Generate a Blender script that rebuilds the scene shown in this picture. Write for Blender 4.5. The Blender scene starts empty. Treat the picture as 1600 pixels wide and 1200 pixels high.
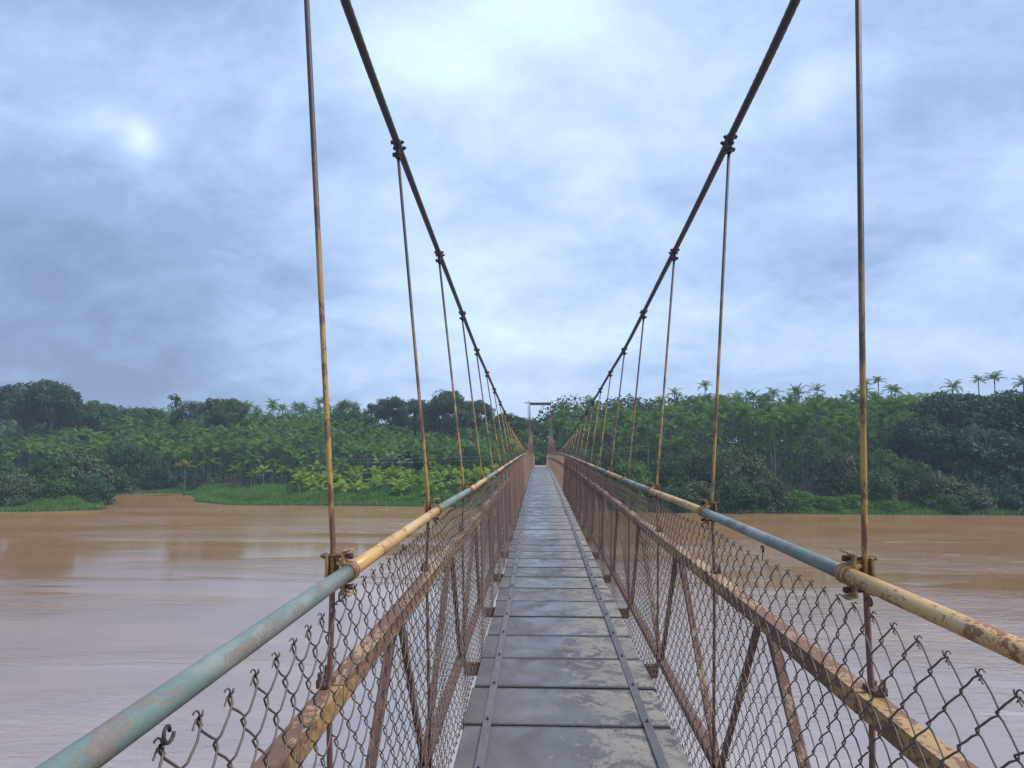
import bpy, math, random
import numpy as np
from mathutils import Vector, Matrix
R = math.radians
rng = np.random.default_rng(7)
random.seed(7)
S = bpy.context.scene
C = S.collection

# ------------------------------------------------------------------ camera
F = 1100.0 / 1600.0            # focal length / image width
EYE = Vector((-0.148, 0.0, 8.0))   # the river surface is z = 0
cd = bpy.data.cameras.new("camera"); cam = bpy.data.objects.new("camera", cd); C.objects.link(cam)
cd.sensor_width = 36; cd.lens = 36 * F; cd.clip_start = 0.05; cd.clip_end = 3000
cam.location = EYE
cam.rotation_euler = (R(90 + 4.42), 0, R(2.19))
S.camera = cam
VPX, HOR = 842.0, 685.0        # where +Y and the horizon fall in the 1600x1200 photo

def pdir(px, py):              # direction of a photo pixel
    q = cam.rotation_euler.to_matrix()
    return (q @ Vector(((px - 800) / 1100.0, (600 - py) / 1100.0, -1))).normalized()
def gx(px, D):                 # world x of a photo column at distance D
    return EYE.x + (px - VPX) / 1100.0 * D
def gz(py, D):
    return 8.0 + (HOR - py) / 1100.0 * D

# ------------------------------------------------------------------ node helper
class NT:
    def __init__(s, tree): s.t = tree; s.n = tree.nodes; s.l = tree.links
    def add(s, typ, **kw):
        n = s.n.new(typ)
        ins = kw.pop('ins', {})
        for k, v in kw.items(): setattr(n, k, v)
        for k, v in ins.items():
            if hasattr(v, 'is_output') or isinstance(v, bpy.types.NodeSocket): s.l.new(v, n.inputs[k])
            else: n.inputs[k].default_value = v
        return n
    def math(s, op, a, b=None, c=None, clamp=False):
        n = s.n.new('ShaderNodeMath'); n.operation = op; n.use_clamp = clamp
        for i, v in enumerate((a, b, c)):
            if v is None: continue
            if isinstance(v, bpy.types.NodeSocket): s.l.new(v, n.inputs[i])
            else: n.inputs[i].default_value = v
        return n.outputs[0]
    def vmath(s, op, a, b=None, out=0, scale=None):
        n = s.n.new('ShaderNodeVectorMath'); n.operation = op
        for i, v in enumerate((a, b)):
            if v is None: continue
            if isinstance(v, bpy.types.NodeSocket): s.l.new(v, n.inputs[i])
            else: n.inputs[i].default_value = v
        if scale is not None: n.inputs['Scale'].default_value = scale
        return n.outputs[out]
    def ramp(s, fac, stops, interp='LINEAR'):
        n = s.n.new('ShaderNodeValToRGB'); s.l.new(fac, n.inputs[0]); cr = n.color_ramp; cr.interpolation = interp
        while len(cr.elements) < len(stops): cr.elements.new(0.5)
        for e, (p, c) in zip(cr.elements, stops):
            e.position = p
            e.color = (c, c, c, 1) if not hasattr(c, '__len__') else (*c[:3], 1)
        return n.outputs[0]
    def mix(s, fac, a, b, blend='MIX'):
        n = s.n.new('ShaderNodeMix'); n.data_type = 'RGBA'; n.blend_type = blend
        for k, v in ((0, fac), (6, a), (7, b)):
            if isinstance(v, bpy.types.NodeSocket): s.l.new(v, n.inputs[k])
            else: n.inputs[k].default_value = v if k == 0 else (*v[:3], 1)
        return n.outputs[2]
    def noise(s, vec, scale, detail=4, rough=.55, dist=0, out=0):
        n = s.n.new('ShaderNodeTexNoise'); s.l.new(vec, n.inputs['Vector'])
        n.inputs['Scale'].default_value = scale; n.inputs['Detail'].default_value = detail
        n.inputs['Roughness'].default_value = rough; n.inputs['Distortion'].default_value = dist
        return n.outputs[out]
    def mapping(s, vec, loc=(0, 0, 0), rot=(0, 0, 0), sc=(1, 1, 1)):
        n = s.n.new('ShaderNodeMapping'); s.l.new(vec, n.inputs[0])
        n.inputs[1].default_value = loc; n.inputs[2].default_value = rot; n.inputs[3].default_value = sc
        return n.outputs[0]

# ------------------------------------------------------------------ sky and light
SUN_EL, SUN_AZ = R(56), R(98)          # high on the right, veiled by cloud
W = bpy.data.worlds.new("World"); S.world = W; W.use_nodes = True
t = NT(W.node_tree); t.n.clear()
tc = t.add('ShaderNodeTexCoord').outputs['Generated']
sky = t.add('ShaderNodeTexSky'); sky.sky_type = 'NISHITA'; sky.sun_disc = False
sky.sun_elevation = SUN_EL; sky.sun_rotation = SUN_AZ; sky.air_density = 1.5; sky.dust_density = 2
sep = t.add('ShaderNodeSeparateXYZ', ins={0: tc})
wn = t.noise(tc, 2.3, 4, .55, 0, 1)
wob = t.vmath('SUBTRACT', wn, (.5, .5, .5))
wob = t.vmath('SCALE', wob, scale=.26)
dirw = t.vmath('NORMALIZE', t.vmath('ADD', tc, wob))
zz = t.math('ADD', t.math('MAXIMUM', sep.outputs[2], 0.0), 0.50)
comb = t.add('ShaderNodeCombineXYZ', ins={0: t.math('DIVIDE', sep.outputs[0], zz), 1: t.math('DIVIDE', sep.outputs[1], zz), 2: 0.0}).outputs[0]
n1 = t.noise(t.mapping(comb, (3.1, 1.7, 0), (0, 0, R(-35)), (1.0, 1.5, 1)), 2.1, 8, .55, .35)
n2 = t.noise(t.mapping(comb, (9, 4, 0), (0, 0, R(20)), (1, 1.2, 1)), 6.0, 9, .64, .3)
f = t.math('ADD', t.math('MULTIPLY', n1, .60), t.math('MULTIPLY', n2, .46))
f = t.math('ADD', f, -0.075)
LOBES = [(690, 120, 85, .20), (850, 50, 90, .20), (620, 30, 90, .12), (770, 90, 60, .06), (740, 170, 45, .08), (195, 240, 30, .30), (1290, 150, 30, .08), (1160, 170, 26, .08), (690, 370, 90, .13), (1000, 150, 150, .10), (900, 330, 260, .12), (800, 520, 300, .08), (1290, 150, 60, .10), (1100, 20, 160, .05),
         (300, 150, 300, -.06), (30, 560, 220, -.25), (300, 600, 170, -.12), (1450, 560, 200, .10), (1350, 300, 220, -.08), (900, 460, 90, -.05), (700, 560, 180, .05), (0, 380, 160, .0)]
for px, py, r, w in LOBES:
    if w == 0: continue
    d = t.vmath('DOT_PRODUCT', dirw, tuple(pdir(px, py)), out=1)
    g = t.math('POWER', t.math('MAXIMUM', d, 0.0), 2.0 / (r / 1100.0) ** 2)
    f = t.math('ADD', f, t.math('MULTIPLY', g, w))
cloud = t.ramp(f, [(.15, (.19, .275, .46)), (.34, (.275, .395, .63)), (.46, (.375, .515, .785)), (.60, (.50, .645, .91)), (.78, (.65, .83, 1.0)), (.95, (.78, .97, 1.05))])
below = t.math('LESS_THAN', sep.outputs[2], -0.02)
cloud = t.mix(below, cloud, (.16, .15, .13))
bgc = t.add('ShaderNodeBackground', ins={0: cloud, 1: 0.72})
bgs = t.add('ShaderNodeBackground', ins={0: sky.outputs[0], 1: 0.05})
ad = t.add('ShaderNodeAddShader', ins={0: bgc.outputs[0], 1: bgs.outputs[0]})
mx = t.add('ShaderNodeMixShader', ins={0: 0.90, 1: bgs.outputs[0], 2: bgc.outputs[0]})
t.add('ShaderNodeOutputWorld', ins={0: mx.outputs[0]})
sl = bpy.data.lights.new("sun", 'SUN'); sl.energy = 2.2; sl.angle = R(22); sl.color = (1, .955, .88)
so = bpy.data.objects.new("sun", sl); C.objects.link(so)
# same direction as the sky's sun: rotation measured clockwise from +Y
sd = Vector((math.sin(SUN_AZ) * math.cos(SUN_EL), math.cos(SUN_AZ) * math.cos(SUN_EL), math.sin(SUN_EL)))
so.rotation_euler = sd.to_track_quat('Z', 'Y').to_euler()
S.view_settings.view_transform = 'Standard'; S.view_settings.look = 'None'
S.view_settings.exposure = 0.85; S.view_settings.gamma = 1.0; S.view_settings.use_curve_mapping = False
S.cycles.max_bounces = 6; S.cycles.diffuse_bounces = 2; S.cycles.glossy_bounces = 3; S.cycles.transmission_bounces = 3; S.cycles.volume_bounces = 0
S.cycles.caustics_reflective = False; S.cycles.caustics_refractive = False

# ------------------------------------------------------------------ mesh helper
class MB:
    def __init__(s): s.v = []; s.q = []; s.tr = []; s.n = 0; s.tq = []; s.tt = []; s.has_t = False
    def add(s, v, q=None, tri=None, tint=None):
        v = np.asarray(v, float).reshape(-1, 3); 
        if q is not None and len(q):
            q = np.asarray(q, int).reshape(-1, 4); s.q.append(q + s.n)
            s.tq.append(np.full(len(q), .5) if tint is None else np.broadcast_to(tint, (len(q),)))
        if tri is not None and len(tri):
            tri = np.asarray(tri, int).reshape(-1, 3); s.tr.append(tri + s.n)
            s.tt.append(np.full(len(tri), .5) if tint is None or np.ndim(tint) else np.full(len(tri), tint))
        if tint is not None: s.has_t = True
        s.v.append(v); s.n += len(v)
    def box(s, c, sz, rot=None):
        h = np.array(sz) / 2
        v = np.array([[x, y, z] for x in (-1, 1) for y in (-1, 1) for z in (-1, 1)]) * h
        if rot is not None: v = v @ np.array(rot.to_3x3()).T
        s.add(v + np.array(c), [[0, 1, 3, 2], [4, 6, 7, 5], [0, 4, 5, 1], [2, 3, 7, 6], [0, 2, 6, 4], [1, 5, 7, 3]])
    def bevbox(s, c, sz, b):   # box with chamfered top rim, for slabs
        x, y, z = np.array(sz) / 2
        ring = lambda X, Y, Z: [[-X, -Y, Z], [X, -Y, Z], [X, Y, Z], [-X, Y, Z]]
        v = np.array(ring(x, y, -z) + ring(x, y, z - b) + ring(x - b, y - b, z))
        q = [[3, 2, 1, 0], [8, 9, 10, 11]]
        for k in (0, 4):
            for i in range(4): q.append([k + i, k + (i + 1) % 4, k + 4 + (i + 1) % 4, k + 4 + i])
        s.add(v + np.array(c), q)
    def tubes(s, P, r, sides=6, ref=(1, 0, 0), caps=True, tint=None):
        P = np.asarray(P, float)
        if P.ndim == 2: P = P[None]
        Wn, n, _ = P.shape
        T = np.gradient(P, axis=1); T /= np.linalg.norm(T, axis=2, keepdims=True) + 1e-12
        ref = np.broadcast_to(np.array(ref, float), P.shape)
        A = np.cross(T, ref); A /= np.linalg.norm(A, axis=2, keepdims=True) + 1e-12
        B = np.cross(T, A)
        a = np.arange(sides) * 2 * np.pi / sides
        r = np.broadcast_to(np.asarray(r, float), (n,))[None, :, None, None]
        V = P[:, :, None] + r * (A[:, :, None] * np.cos(a)[:, None] + B[:, :, None] * np.sin(a)[:, None])
        i = np.arange(n - 1)[:, None] * sides; k = np.arange(sides)[None]
        q = np.stack([i + k, i + (k + 1) % sides, i + sides + (k + 1) % sides, i + sides + k], -1).reshape(-1, 4)
        Q = (q[None] + (np.arange(Wn) * n * sides)[:, None, None]).reshape(-1, 4)
        tri = None
        if caps:
            tr = [[0, j + 1, j] for j in range(1, sides - 1)] + [[(n - 1) * sides, (n - 1) * sides + j, (n - 1) * sides + j + 1] for j in range(1, sides - 1)]
            tri = (np.array(tr)[None] + (np.arange(Wn) * n * sides)[:, None, None]).reshape(-1, 3)
        s.add(V.reshape(-1, 3), Q, tri, tint)
    def cyl(s, a, b, r, sides=10, ref=None):
        a = np.array(a, float); b = np.array(b, float); d = b - a
        if ref is None: ref = (0, 0, 1) if abs(d[2]) < .8 * np.linalg.norm(d) else (1, 0, 0)
        s.tubes(np.array([a, b]), r, sides, ref)
    def merge(s, o, M=None, tint=None):
        V = np.concatenate(o.v)
        if M is not None:
            M = np.array(M); V = V @ M[:3, :3].T + M[:3, 3]
        Q = np.concatenate(o.q) if o.q else None; Tr = np.concatenate(o.tr) if o.tr else None
        n0 = s.n; s.v.append(V)
        if Q is not None: s.q.append(Q + n0); s.tq.append(np.concatenate(o.tq))
        if Tr is not None: s.tr.append(Tr + n0); s.tt.append(np.concatenate(o.tt))
        s.n += len(V); s.has_t = s.has_t or o.has_t
    def mesh(s, name, mat, smooth=False):
        me = bpy.data.meshes.new(name)
        V = np.concatenate(s.v)
        Q = np.concatenate(s.q) if s.q else np.zeros((0, 4), int)
        Tr = np.concatenate(s.tr) if s.tr else np.zeros((0, 3), int)
        me.vertices.add(len(V)); me.vertices.foreach_set('co', V.astype('f').ravel())
        me.loops.add(len(Q) * 4 + len(Tr) * 3)
        me.loops.foreach_set('vertex_index', np.concatenate([Q.ravel(), Tr.ravel()]).astype('i'))
        me.polygons.add(len(Q) + len(Tr))
        me.polygons.foreach_set('loop_start', np.concatenate([np.arange(len(Q)) * 4, len(Q) * 4 + np.arange(len(Tr)) * 3]).astype('i'))
        me.polygons.foreach_set('loop_total', np.concatenate([np.full(len(Q), 4), np.full(len(Tr), 3)]).astype('i'))
        me.polygons.foreach_set('use_smooth', np.full(len(Q) + len(Tr), bool(smooth)))
        if s.has_t:
            a = me.attributes.new('tint', 'FLOAT', 'FACE')
            a.data.foreach_set('value', np.concatenate(s.tq + s.tt).astype('f'))
        me.update(calc_edges=True); me.validate()
        if mat: me.materials.append(mat)
        return me
    def build(s, name, mat, parent=None, smooth=False, loc=None):
        o = bpy.data.objects.new(name, s.mesh(name, mat, smooth)); C.objects.link(o)
        if parent is not None: o.parent = parent
        if loc is not None: o.location = loc
        return o
def empty(name, loc=(0, 0, 0), rz=0):
    o = bpy.data.objects.new(name, None); C.objects.link(o); o.location = loc; o.rotation_euler.z = rz
    o.empty_display_size = .3; return o
def tag(o, label=None, cat=None, group=None, kind=None):
    if label: o['label'] = label
    if cat: o['category'] = cat
    if group: o['group'] = group
    if kind: o['kind'] = kind
    return o
def inst(name, me, parent=None, loc=(0, 0, 0), rot=(0, 0, 0), sc=(1, 1, 1)):
    o = bpy.data.objects.new(name, me); C.objects.link(o)
    if parent is not None: o.parent = parent
    o.location = loc; o.rotation_euler = rot; o.scale = sc
    return o

# ------------------------------------------------------------------ materials
def mat(name):
    m = bpy.data.materials.new(name); m.use_nodes = True; t = NT(m.node_tree); t.n.clear()
    out = t.add('ShaderNodeOutputMaterial'); b = t.add('ShaderNodeBsdfPrincipled'); t.l.new(b.outputs[0], out.inputs[0])
    return m, t, b, out
def bump(t, b, h, strength, dist):
    n = t.add('ShaderNodeBump', ins={'Height': h, 'Strength': strength, 'Distance': dist}); t.l.new(n.outputs[0], b.inputs['Normal'])
def painted(name, cols, rust=.45, rustcol=(.13, .055, .03), rough=.45, scale=9, chips=.5):
    m, t, b, _ = mat(name)
    co = t.add('ShaderNodeTexCoord').outputs['Object']
    st = t.mapping(co, sc=(1, .35, 1))
    big = t.noise(st, scale, 5, .6, .4)
    col = t.ramp(big, [(.30, cols[0]), (.48, cols[1]), (.58, cols[2 % len(cols)]), (.72, cols[3 % len(cols)])])
    fine = t.noise(co, scale * 9, 4, .65, .2)
    mask = t.math('ADD', t.math('MULTIPLY', t.noise(t.mapping(st, (5, 2, 1)), scale * 1.3, 6, .7, .6), .7), t.math('MULTIPLY', fine, .3))
    rm = t.ramp(mask, [(1 - rust - .008, 0.0), (1 - rust + .012, 1.0)])
    rc = t.mix(fine, rustcol, tuple(min(1, c * 2.3) for c in rustcol))
    t.l.new(t.mix(rm, col, rc), b.inputs['Base Color'])
    t.l.new(t.math('ADD', t.math('MULTIPLY', rm, .35), rough), b.inputs['Roughness'])
    h = t.math('ADD', t.math('MULTIPLY', rm, -.6), t.math('MULTIPLY', fine, .5))
    bump(t, b, h, .5, .002)
    return m
M = {}
M['yellow'] = painted('yellow_pipe_paint', [(.42, .26, .12), (.52, .31, .10), (.56, .35, .13), (.44, .36, .25)], .455, (.15, .065, .03), .38)
M['green'] = painted('green_pipe_paint', [(.15, .165, .15), (.125, .18, .165), (.20, .22, .195), (.26, .235, .22)], .465, (.105, .088, .075), .42, 11)
M['clamp'] = painted('clamp_paint', [(.34, .21, .09), (.40, .25, .10), (.30, .18, .09), (.42, .29, .14)], .45, (.14, .07, .04), .5, 22)
M['chord'] = painted('truss_paint', [(.26, .165, .10), (.40, .235, .075), (.31, .175, .08), (.21, .155, .12)], .505, (.10, .05, .033), .40, 6)
M['brace'] = painted('brace_paint', [(.17, .11, .075), (.25, .16, .085), (.15, .09, .065), (.11, .07, .055)], .53, (.08, .04, .03), .5, 7)
M['rust'] = painted('rusty_steel', [(.12, .065, .05), (.16, .09, .06), (.10, .055, .05), (.20, .125, .09)], .5, (.07, .036, .028), .6, 9)
M['cable'] = painted('dark_wire_rope', [(.028, .023, .023), (.036, .029, .027), (.03, .025, .028), (.045, .035, .03)], .38, (.04, .022, .018), .55, 14)
M['clampdark'] = painted('dark_cable_clamp', [(.032, .027, .032), (.042, .034, .034), (.034, .03, .038), (.055, .04, .035)], .45, (.045, .024, .018), .6, 20)
M['steel'] = painted('flat_steel_strip', [(.105, .10, .105), (.125, .12, .125), (.10, .095, .10), (.15, .142, .15)], .42, (.085, .065, .055), .42, 12)
M['bolt'] = painted('bolt_steel', [(.05, .05, .06), (.07, .07, .08), (.05, .04, .05), (.08, .07, .07)], .4, (.08, .04, .03), .45, 30)
# hanger rods: yellow paint and rust below, backlit near-black painted into the colour above
m, t, b, _ = mat('hanger_rod_paint')
geo = t.add('ShaderNodeNewGeometry').outputs['Position']
oi = t.add('ShaderNodeObjectInfo').outputs['Random']
nz = t.noise(t.mapping(geo, sc=(1, 1, .35)), 26, 5, .7, .3); nf = t.noise(geo, 130, 4, .7)
z = t.add('ShaderNodeSeparateXYZ', ins={0: geo}).outputs[2]
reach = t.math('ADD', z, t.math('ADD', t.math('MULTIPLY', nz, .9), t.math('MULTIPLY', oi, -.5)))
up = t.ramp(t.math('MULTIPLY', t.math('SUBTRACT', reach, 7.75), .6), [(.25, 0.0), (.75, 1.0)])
paint = t.mix(nf, (.36, .20, .05), (.52, .32, .085))
rustc = t.mix(nf, (.10, .045, .03), (.24, .12, .06))
pm = t.ramp(t.math('ADD', nz, t.math('MULTIPLY', nf, .25)), [(.60, 0.0), (.68, 1.0)])
lowm = t.ramp(z, [(.0, 0.0), (1.0, 0.0)])
c1 = t.mix(pm, paint, rustc)
c2 = t.mix(nf, (.018, .014, .014), (.055, .034, .027))  # silhouette against the sky, put into the upper rod colour
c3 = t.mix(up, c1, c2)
low = t.ramp(t.math('MULTIPLY', t.math('SUBTRACT', 7.85, t.math('ADD', z, t.math('MULTIPLY', nz, .2))), 4.0), [(.2, 0.0), (.9, 1.0)])
c4 = t.mix(low, c3, t.mix(nf, (.12, .05, .045), (.25, .12, .09)))
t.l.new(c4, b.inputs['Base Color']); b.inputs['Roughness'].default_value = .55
bump(t, b, nf, .6, .003)
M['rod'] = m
# mesh wire
m, t, b, _ = mat('mesh_wire')
co = t.add('ShaderNodeNewGeometry').outputs['Position']
nw = t.noise(co, 3, 4, .6); nf = t.noise(co, 45, 3, .6)
y = t.add('ShaderNodeSeparateXYZ', ins={0: co}).outputs[1]
ry = t.math('ADD', t.math('MULTIPLY', nw, .5), t.math('MULTIPLY', y, .035))
c1 = t.mix(t.ramp(ry, [(.25, 0.0), (.75, 1.0)]), (.11, .09, .082), (.185, .105, .072))
t.l.new(t.mix(t.math('MULTIPLY', nf, .6), c1, (.06, .035, .03)), b.inputs['Base Color']); b.inputs['Roughness'].default_value = .5; b.inputs['Metallic'].default_value = .25
M['wire'] = m
# deck slabs
m, t, b, _ = mat('wet_ferrocement')
co = t.add('ShaderNodeNewGeometry').outputs['Position']
oi = t.add('ShaderNodeObjectInfo').outputs['Random']
off = t.vmath('ADD', co, t.add('ShaderNodeCombineXYZ', ins={0: 0.0, 1: 0.0, 2: t.math('MULTIPLY', oi, 40)}).outputs[0])
sx = t.add('ShaderNodeSeparateXYZ', ins={0: co})
nb = t.noise(off, 2.6, 6, .6, .5); nm = t.noise(off, 9, 6, .7, .8); nf = t.noise(off, 60, 5, .7)
base = t.ramp(nb, [(.28, (.052, .046, .044)), (.5, (.100, .090, .086)), (.72, (.160, .145, .138))])
base = t.mix(t.math('MULTIPLY', nf, .35), base, (.09, .085, .09))
base = t.mix(t.math('MULTIPLY', oi, .25), base, (.18, .165, .155))
side = t.ramp(t.math('ADD', t.math('MULTIPLY', sx.outputs[0], .95), .5), [(.30, 0.0), (.72, 1.0)])
# sparse lichen on the left, thick on the right, worn off along the strips
lich = t.math('ADD', t.math('ADD', t.math('MULTIPLY', nm, .62), t.math('MULTIPLY', nf, .26)), t.math('ADD', t.math('MULTIPLY', side, .17), t.math('MULTIPLY', nb, .14)))
lm = t.ramp(lich, [(.625, 0.0), (.68, 1.0)])
lc = t.mix(nf, (.22, .195, .165), (.40, .35, .29))
col = t.mix(t.math('MULTIPLY', lm, .8), base, lc)
moss = t.ramp(t.noise(off, 5, 5, .7, 1.0), [(.58, 0.0), (.68, .6)])
col = t.mix(moss, col, (.10, .105, .085))
# wire weave showing through the worn top
gxw = t.math('PINGPONG', t.math('MULTIPLY', sx.outputs[0], 1.0), .0075); gyw = t.math('PINGPONG', sx.outputs[1], .0075)
grid = t.math('LESS_THAN', t.math('MINIMUM', gxw, gyw), .0014)
gm = t.math('MULTIPLY', grid, t.ramp(t.noise(off, 3.3, 4, .6), [(.50, 0.0), (.60, .75)]))
col = t.mix(gm, col, (.10, .09, .085))
my = t.math('PINGPONG', t.math('SUBTRACT', sx.outputs[1], 3.95 - 24 * .585), .2925)
grime = t.ramp(t.math('ADD', my, t.math('MULTIPLY', nm, -.05)), [(.0, .9), (.012, .0)])
col = t.mix(grime, col, (.035, .032, .03))
t.l.new(col, b.inputs['Base Color'])
wet = t.ramp(t.noise(t.mapping(off, sc=(1, .7, 1)), 3.2, 4, .6, .8), [(.42, .24), (.62, .58)])
t.l.new(t.math('ADD', wet, t.math('MULTIPLY', lm, .25)), b.inputs['Roughness'])
bump(t, b, t.math('ADD', t.math('MULTIPLY', nf, .6), t.math('ADD', t.math('MULTIPLY', lm, .5), t.math('MULTIPLY', gm, -.6))), .35, .004)
M['slab'] = m
# river
m, t, b, _ = mat('muddy_river')
co = t.add('ShaderNodeNewGeometry').outputs['Position']
f1 = t.mapping(co, rot=(0, 0, R(6)), sc=(.28, 1.0, 1))
w1 = t.noise(f1, 1.1, 5, .60, 1.2); w2 = t.noise(t.mapping(co, (7, 3, 0), (0, 0, R(-9)), (.45, 1.3, 1)), 3.0, 4, .6, .8)
w3 = t.noise(t.mapping(co, (1, 9, 0), (0, 0, R(4)), (.06, .22, 1)), .9, 4, .5, 1.6)
w4 = t.noise(t.mapping(co, (3, 5, 0), (0, 0, R(-3)), (.03, .12, 1)), .7, 3, .5, 1.5)
rough_zone = t.ramp(w4, [(.40, .12), (.60, 1.0)])
base = t.ramp(w3, [(.35, (.23, .125, .055)), (.55, (.26, .145, .066)), (.7, (.31, .178, .085))])
foam = t.ramp(t.math('MULTIPLY', t.noise(t.mapping(co, (0, 2, 0), (0, 0, R(5)), (.16, 1.5, 1)), .9, 5, .62, 1.0), 1.0), [(.635, 0.0), (.70, .8)])
t.l.new(t.mix(t.math('MULTIPLY', foam, rough_zone), base, (.50, .40, .31)), b.inputs['Base Color'])
b.inputs['Roughness'].default_value = .85; b.inputs['Specular IOR Level'].default_value = 0.0
h = t.math('ADD', t.math('MULTIPLY', w1, 1.0), t.math('MULTIPLY', w2, .75))
h = t.math('MULTIPLY', h, rough_zone)
bn = t.add('ShaderNodeBump', ins={'Height': h, 'Strength': .6, 'Distance': .055}).outputs[0]
t.l.new(bn, b.inputs['Normal'])
gl = t.add('ShaderNodeBsdfGlossy', ins={'Color': (1, 1, 1, 1), 'Roughness': .05, 'Normal': bn})
lw_ = t.add('ShaderNodeLayerWeight', ins={'Blend': .25, 'Normal': bn}).outputs['Facing']
wm = t.add('ShaderNodeMixShader', ins={0: t.math('ADD', t.math('MULTIPLY', lw_, .04), .43), 1: b.outputs[0], 2: gl.outputs[0]})
t.l.new(wm.outputs[0], _.inputs[0])
M['water'] = m
# land
m, t, b, _ = mat('bank_soil')
co = t.add('ShaderNodeNewGeometry').outputs['Position']
na = t.noise(co, .35, 6, .7, .5); nb_ = t.noise(co, 2.5, 6, .7)
t.l.new(t.mix(nb_, t.mix(na, (.022, .04, .018), (.05, .085, .025)), (.06, .055, .03)), b.inputs['Base Color']); b.inputs['Roughness'].default_value = .9
bump(t, b, nb_, 1.0, .4)
M['land'] = m
def leafmat(name, c0, c1, c2, trans=.35, rough=.5, obj=.5):
    m = bpy.data.materials.new(name); m.use_nodes = True; t = NT(m.node_tree); t.n.clear()
    at = t.add('ShaderNodeAttribute'); at.attribute_name = 'tint'
    oi = t.add('ShaderNodeObjectInfo').outputs['Random']
    f = t.math('ADD', t.math('MULTIPLY', at.outputs['Fac'], 1 - obj * .5), t.math('MULTIPLY', oi, obj * .5))
    col = t.ramp(f, [(.1, c0), (.5, c1), (.9, c2)])
    b = t.add('ShaderNodeBsdfPrincipled', ins={'Base Color': col, 'Roughness': rough})
    b.inputs['Specular IOR Level'].default_value = .12
    tr = t.add('ShaderNodeBsdfTranslucent', ins={0: t.mix(.5, col, (.10, .16, .02))})
    mx = t.add('ShaderNodeMixShader', ins={0: trans, 1: b.outputs[0], 2: tr.outputs[0]})
    t.add('ShaderNodeOutputMaterial', ins={0: mx.outputs[0]})
    return m
M['palm'] = leafmat('palm_leaf', (.038, .10, .020), (.08, .180, .028), (.17, .28, .05), .38, .55)
M['palmyoung'] = leafmat('young_palm_leaf', (.10, .20, .02), (.20, .32, .03), (.36, .45, .045), .42, .5)
M['palmgold'] = leafmat('yellowing_palm_leaf', (.13, .15, .02), (.24, .24, .03), (.34, .31, .05), .4, .45)
M['leaf'] = leafmat('broad_leaf', (.028, .068, .026), (.052, .110, .034), (.092, .165, .046), .28, .5)
M['leafdark'] = leafmat('dark_broad_leaf', (.020, .052, .036), (.038, .082, .048), (.068, .12, .060), .22, .5)
M['leafgrey'] = leafmat('grey_green_leaf', (.042, .066, .034), (.078, .108, .050), (.14, .165, .080), .24, .55)
M['leafbright'] = leafmat('bright_creeper_leaf', (.05, .12, .025), (.085, .18, .035), (.13, .24, .05), .35, .5)
M['grass'] = leafmat('river_grass', (.075, .17, .035), (.13, .27, .055), (.21, .36, .085), .4, .6, 0)
M['banana'] = leafmat('banana_leaf', (.09, .15, .06), (.14, .22, .09), (.22, .30, .14), .35, .35)
m, t, b, _ = mat('palm_bark'); co = t.add('ShaderNodeTexCoord').outputs['Object']
t.l.new(t.mix(t.noise(t.mapping(co, sc=(1, 1, 3)), 5, 4, .7), (.05, .055, .045), (.15, .15, .13)), b.inputs['Base Color']); b.inputs['Roughness'].default_value = .85
M['bark'] = m
m, t, b, _ = mat('tree_bark'); co = t.add('ShaderNodeTexCoord').outputs['Object']
t.l.new(t.mix(t.noise(co, 4, 5, .7), (.07, .055, .045), (.16, .135, .11)), b.inputs['Base Color']); b.inputs['Roughness'].default_value = .9
M['wood'] = m
m, t, b, _ = mat('galvanised_wire'); b.inputs['Base Color'].default_value = (.45, .47, .48, 1); b.inputs['Roughness'].default_value = .4; b.inputs['Metallic'].default_value = .3
M['wirepale'] = m
m, t, b, _ = mat('stained_concrete'); co = t.add('ShaderNodeTexCoord').outputs['Object']
t.l.new(t.ramp(t.noise(co, 1.6, 7, .7, .4), [(.3, (.14, .135, .12)), (.6, (.30, .29, .27))]), b.inputs['Base Color']); b.inputs['Roughness'].default_value = .85
bump(t, b, t.noise(co, 14, 5, .7), .4, .02)
M['concrete'] = m

# ------------------------------------------------------------------ bridge profiles (heights above the river, x from the bridge axis)
def prof(pts):
    X = np.array([p[0] for p in pts], float); Y = np.array([p[1] for p in pts], float)
    h = np.diff(X); d = np.diff(Y) / h; m = np.zeros(len(X)); m[0] = d[0]; m[-1] = d[-1]
    for i in range(1, len(X) - 1):
        if d[i - 1] * d[i] > 0:
            w1 = 2 * h[i] + h[i - 1]; w2 = h[i] + 2 * h[i - 1]; m[i] = (w1 + w2) / (w1 / d[i - 1] + w2 / d[i])
    def f(x):
        x = np.asarray(x, float); i = np.clip(np.searchsorted(X, x) - 1, 0, len(X) - 2)
        t = (x - X[i]) / h[i]; t2 = t * t; t3 = t2 * t
        return (2 * t3 - 3 * t2 + 1) * Y[i] + (t3 - 2 * t2 + t) * h[i] * m[i] + (-2 * t3 + 3 * t2) * Y[i + 1] + (t3 - t2) * h[i] * m[i + 1]
    return f
Z0 = 8.0
TW = 75.0                                 # the far tower
_zd = prof([(-5, -1.60), (3.9, -1.555), (10.7, -1.545), (16, -1.565), (21, -1.60), (27, -1.645), (36, -1.74), (50, -2.08), (65, -2.60), (80, -3.20)])
z_deck = lambda d: Z0 + _zd(d)
_zr = prof([(-5, -.36), (1.9, -.355), (3.5, -.358), (5.25, -.378), (8.6, -.40), (13.5, -.43), (21.7, -.50), (30, -.62), (38, -.80), (50, -1.10), (67, -1.50), (76, -1.75)])
z_rail = lambda d: Z0 + _zr(d)
z_mid = lambda d: z_rail(d) * .73 + z_deck(d) * .27 + .0
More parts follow.
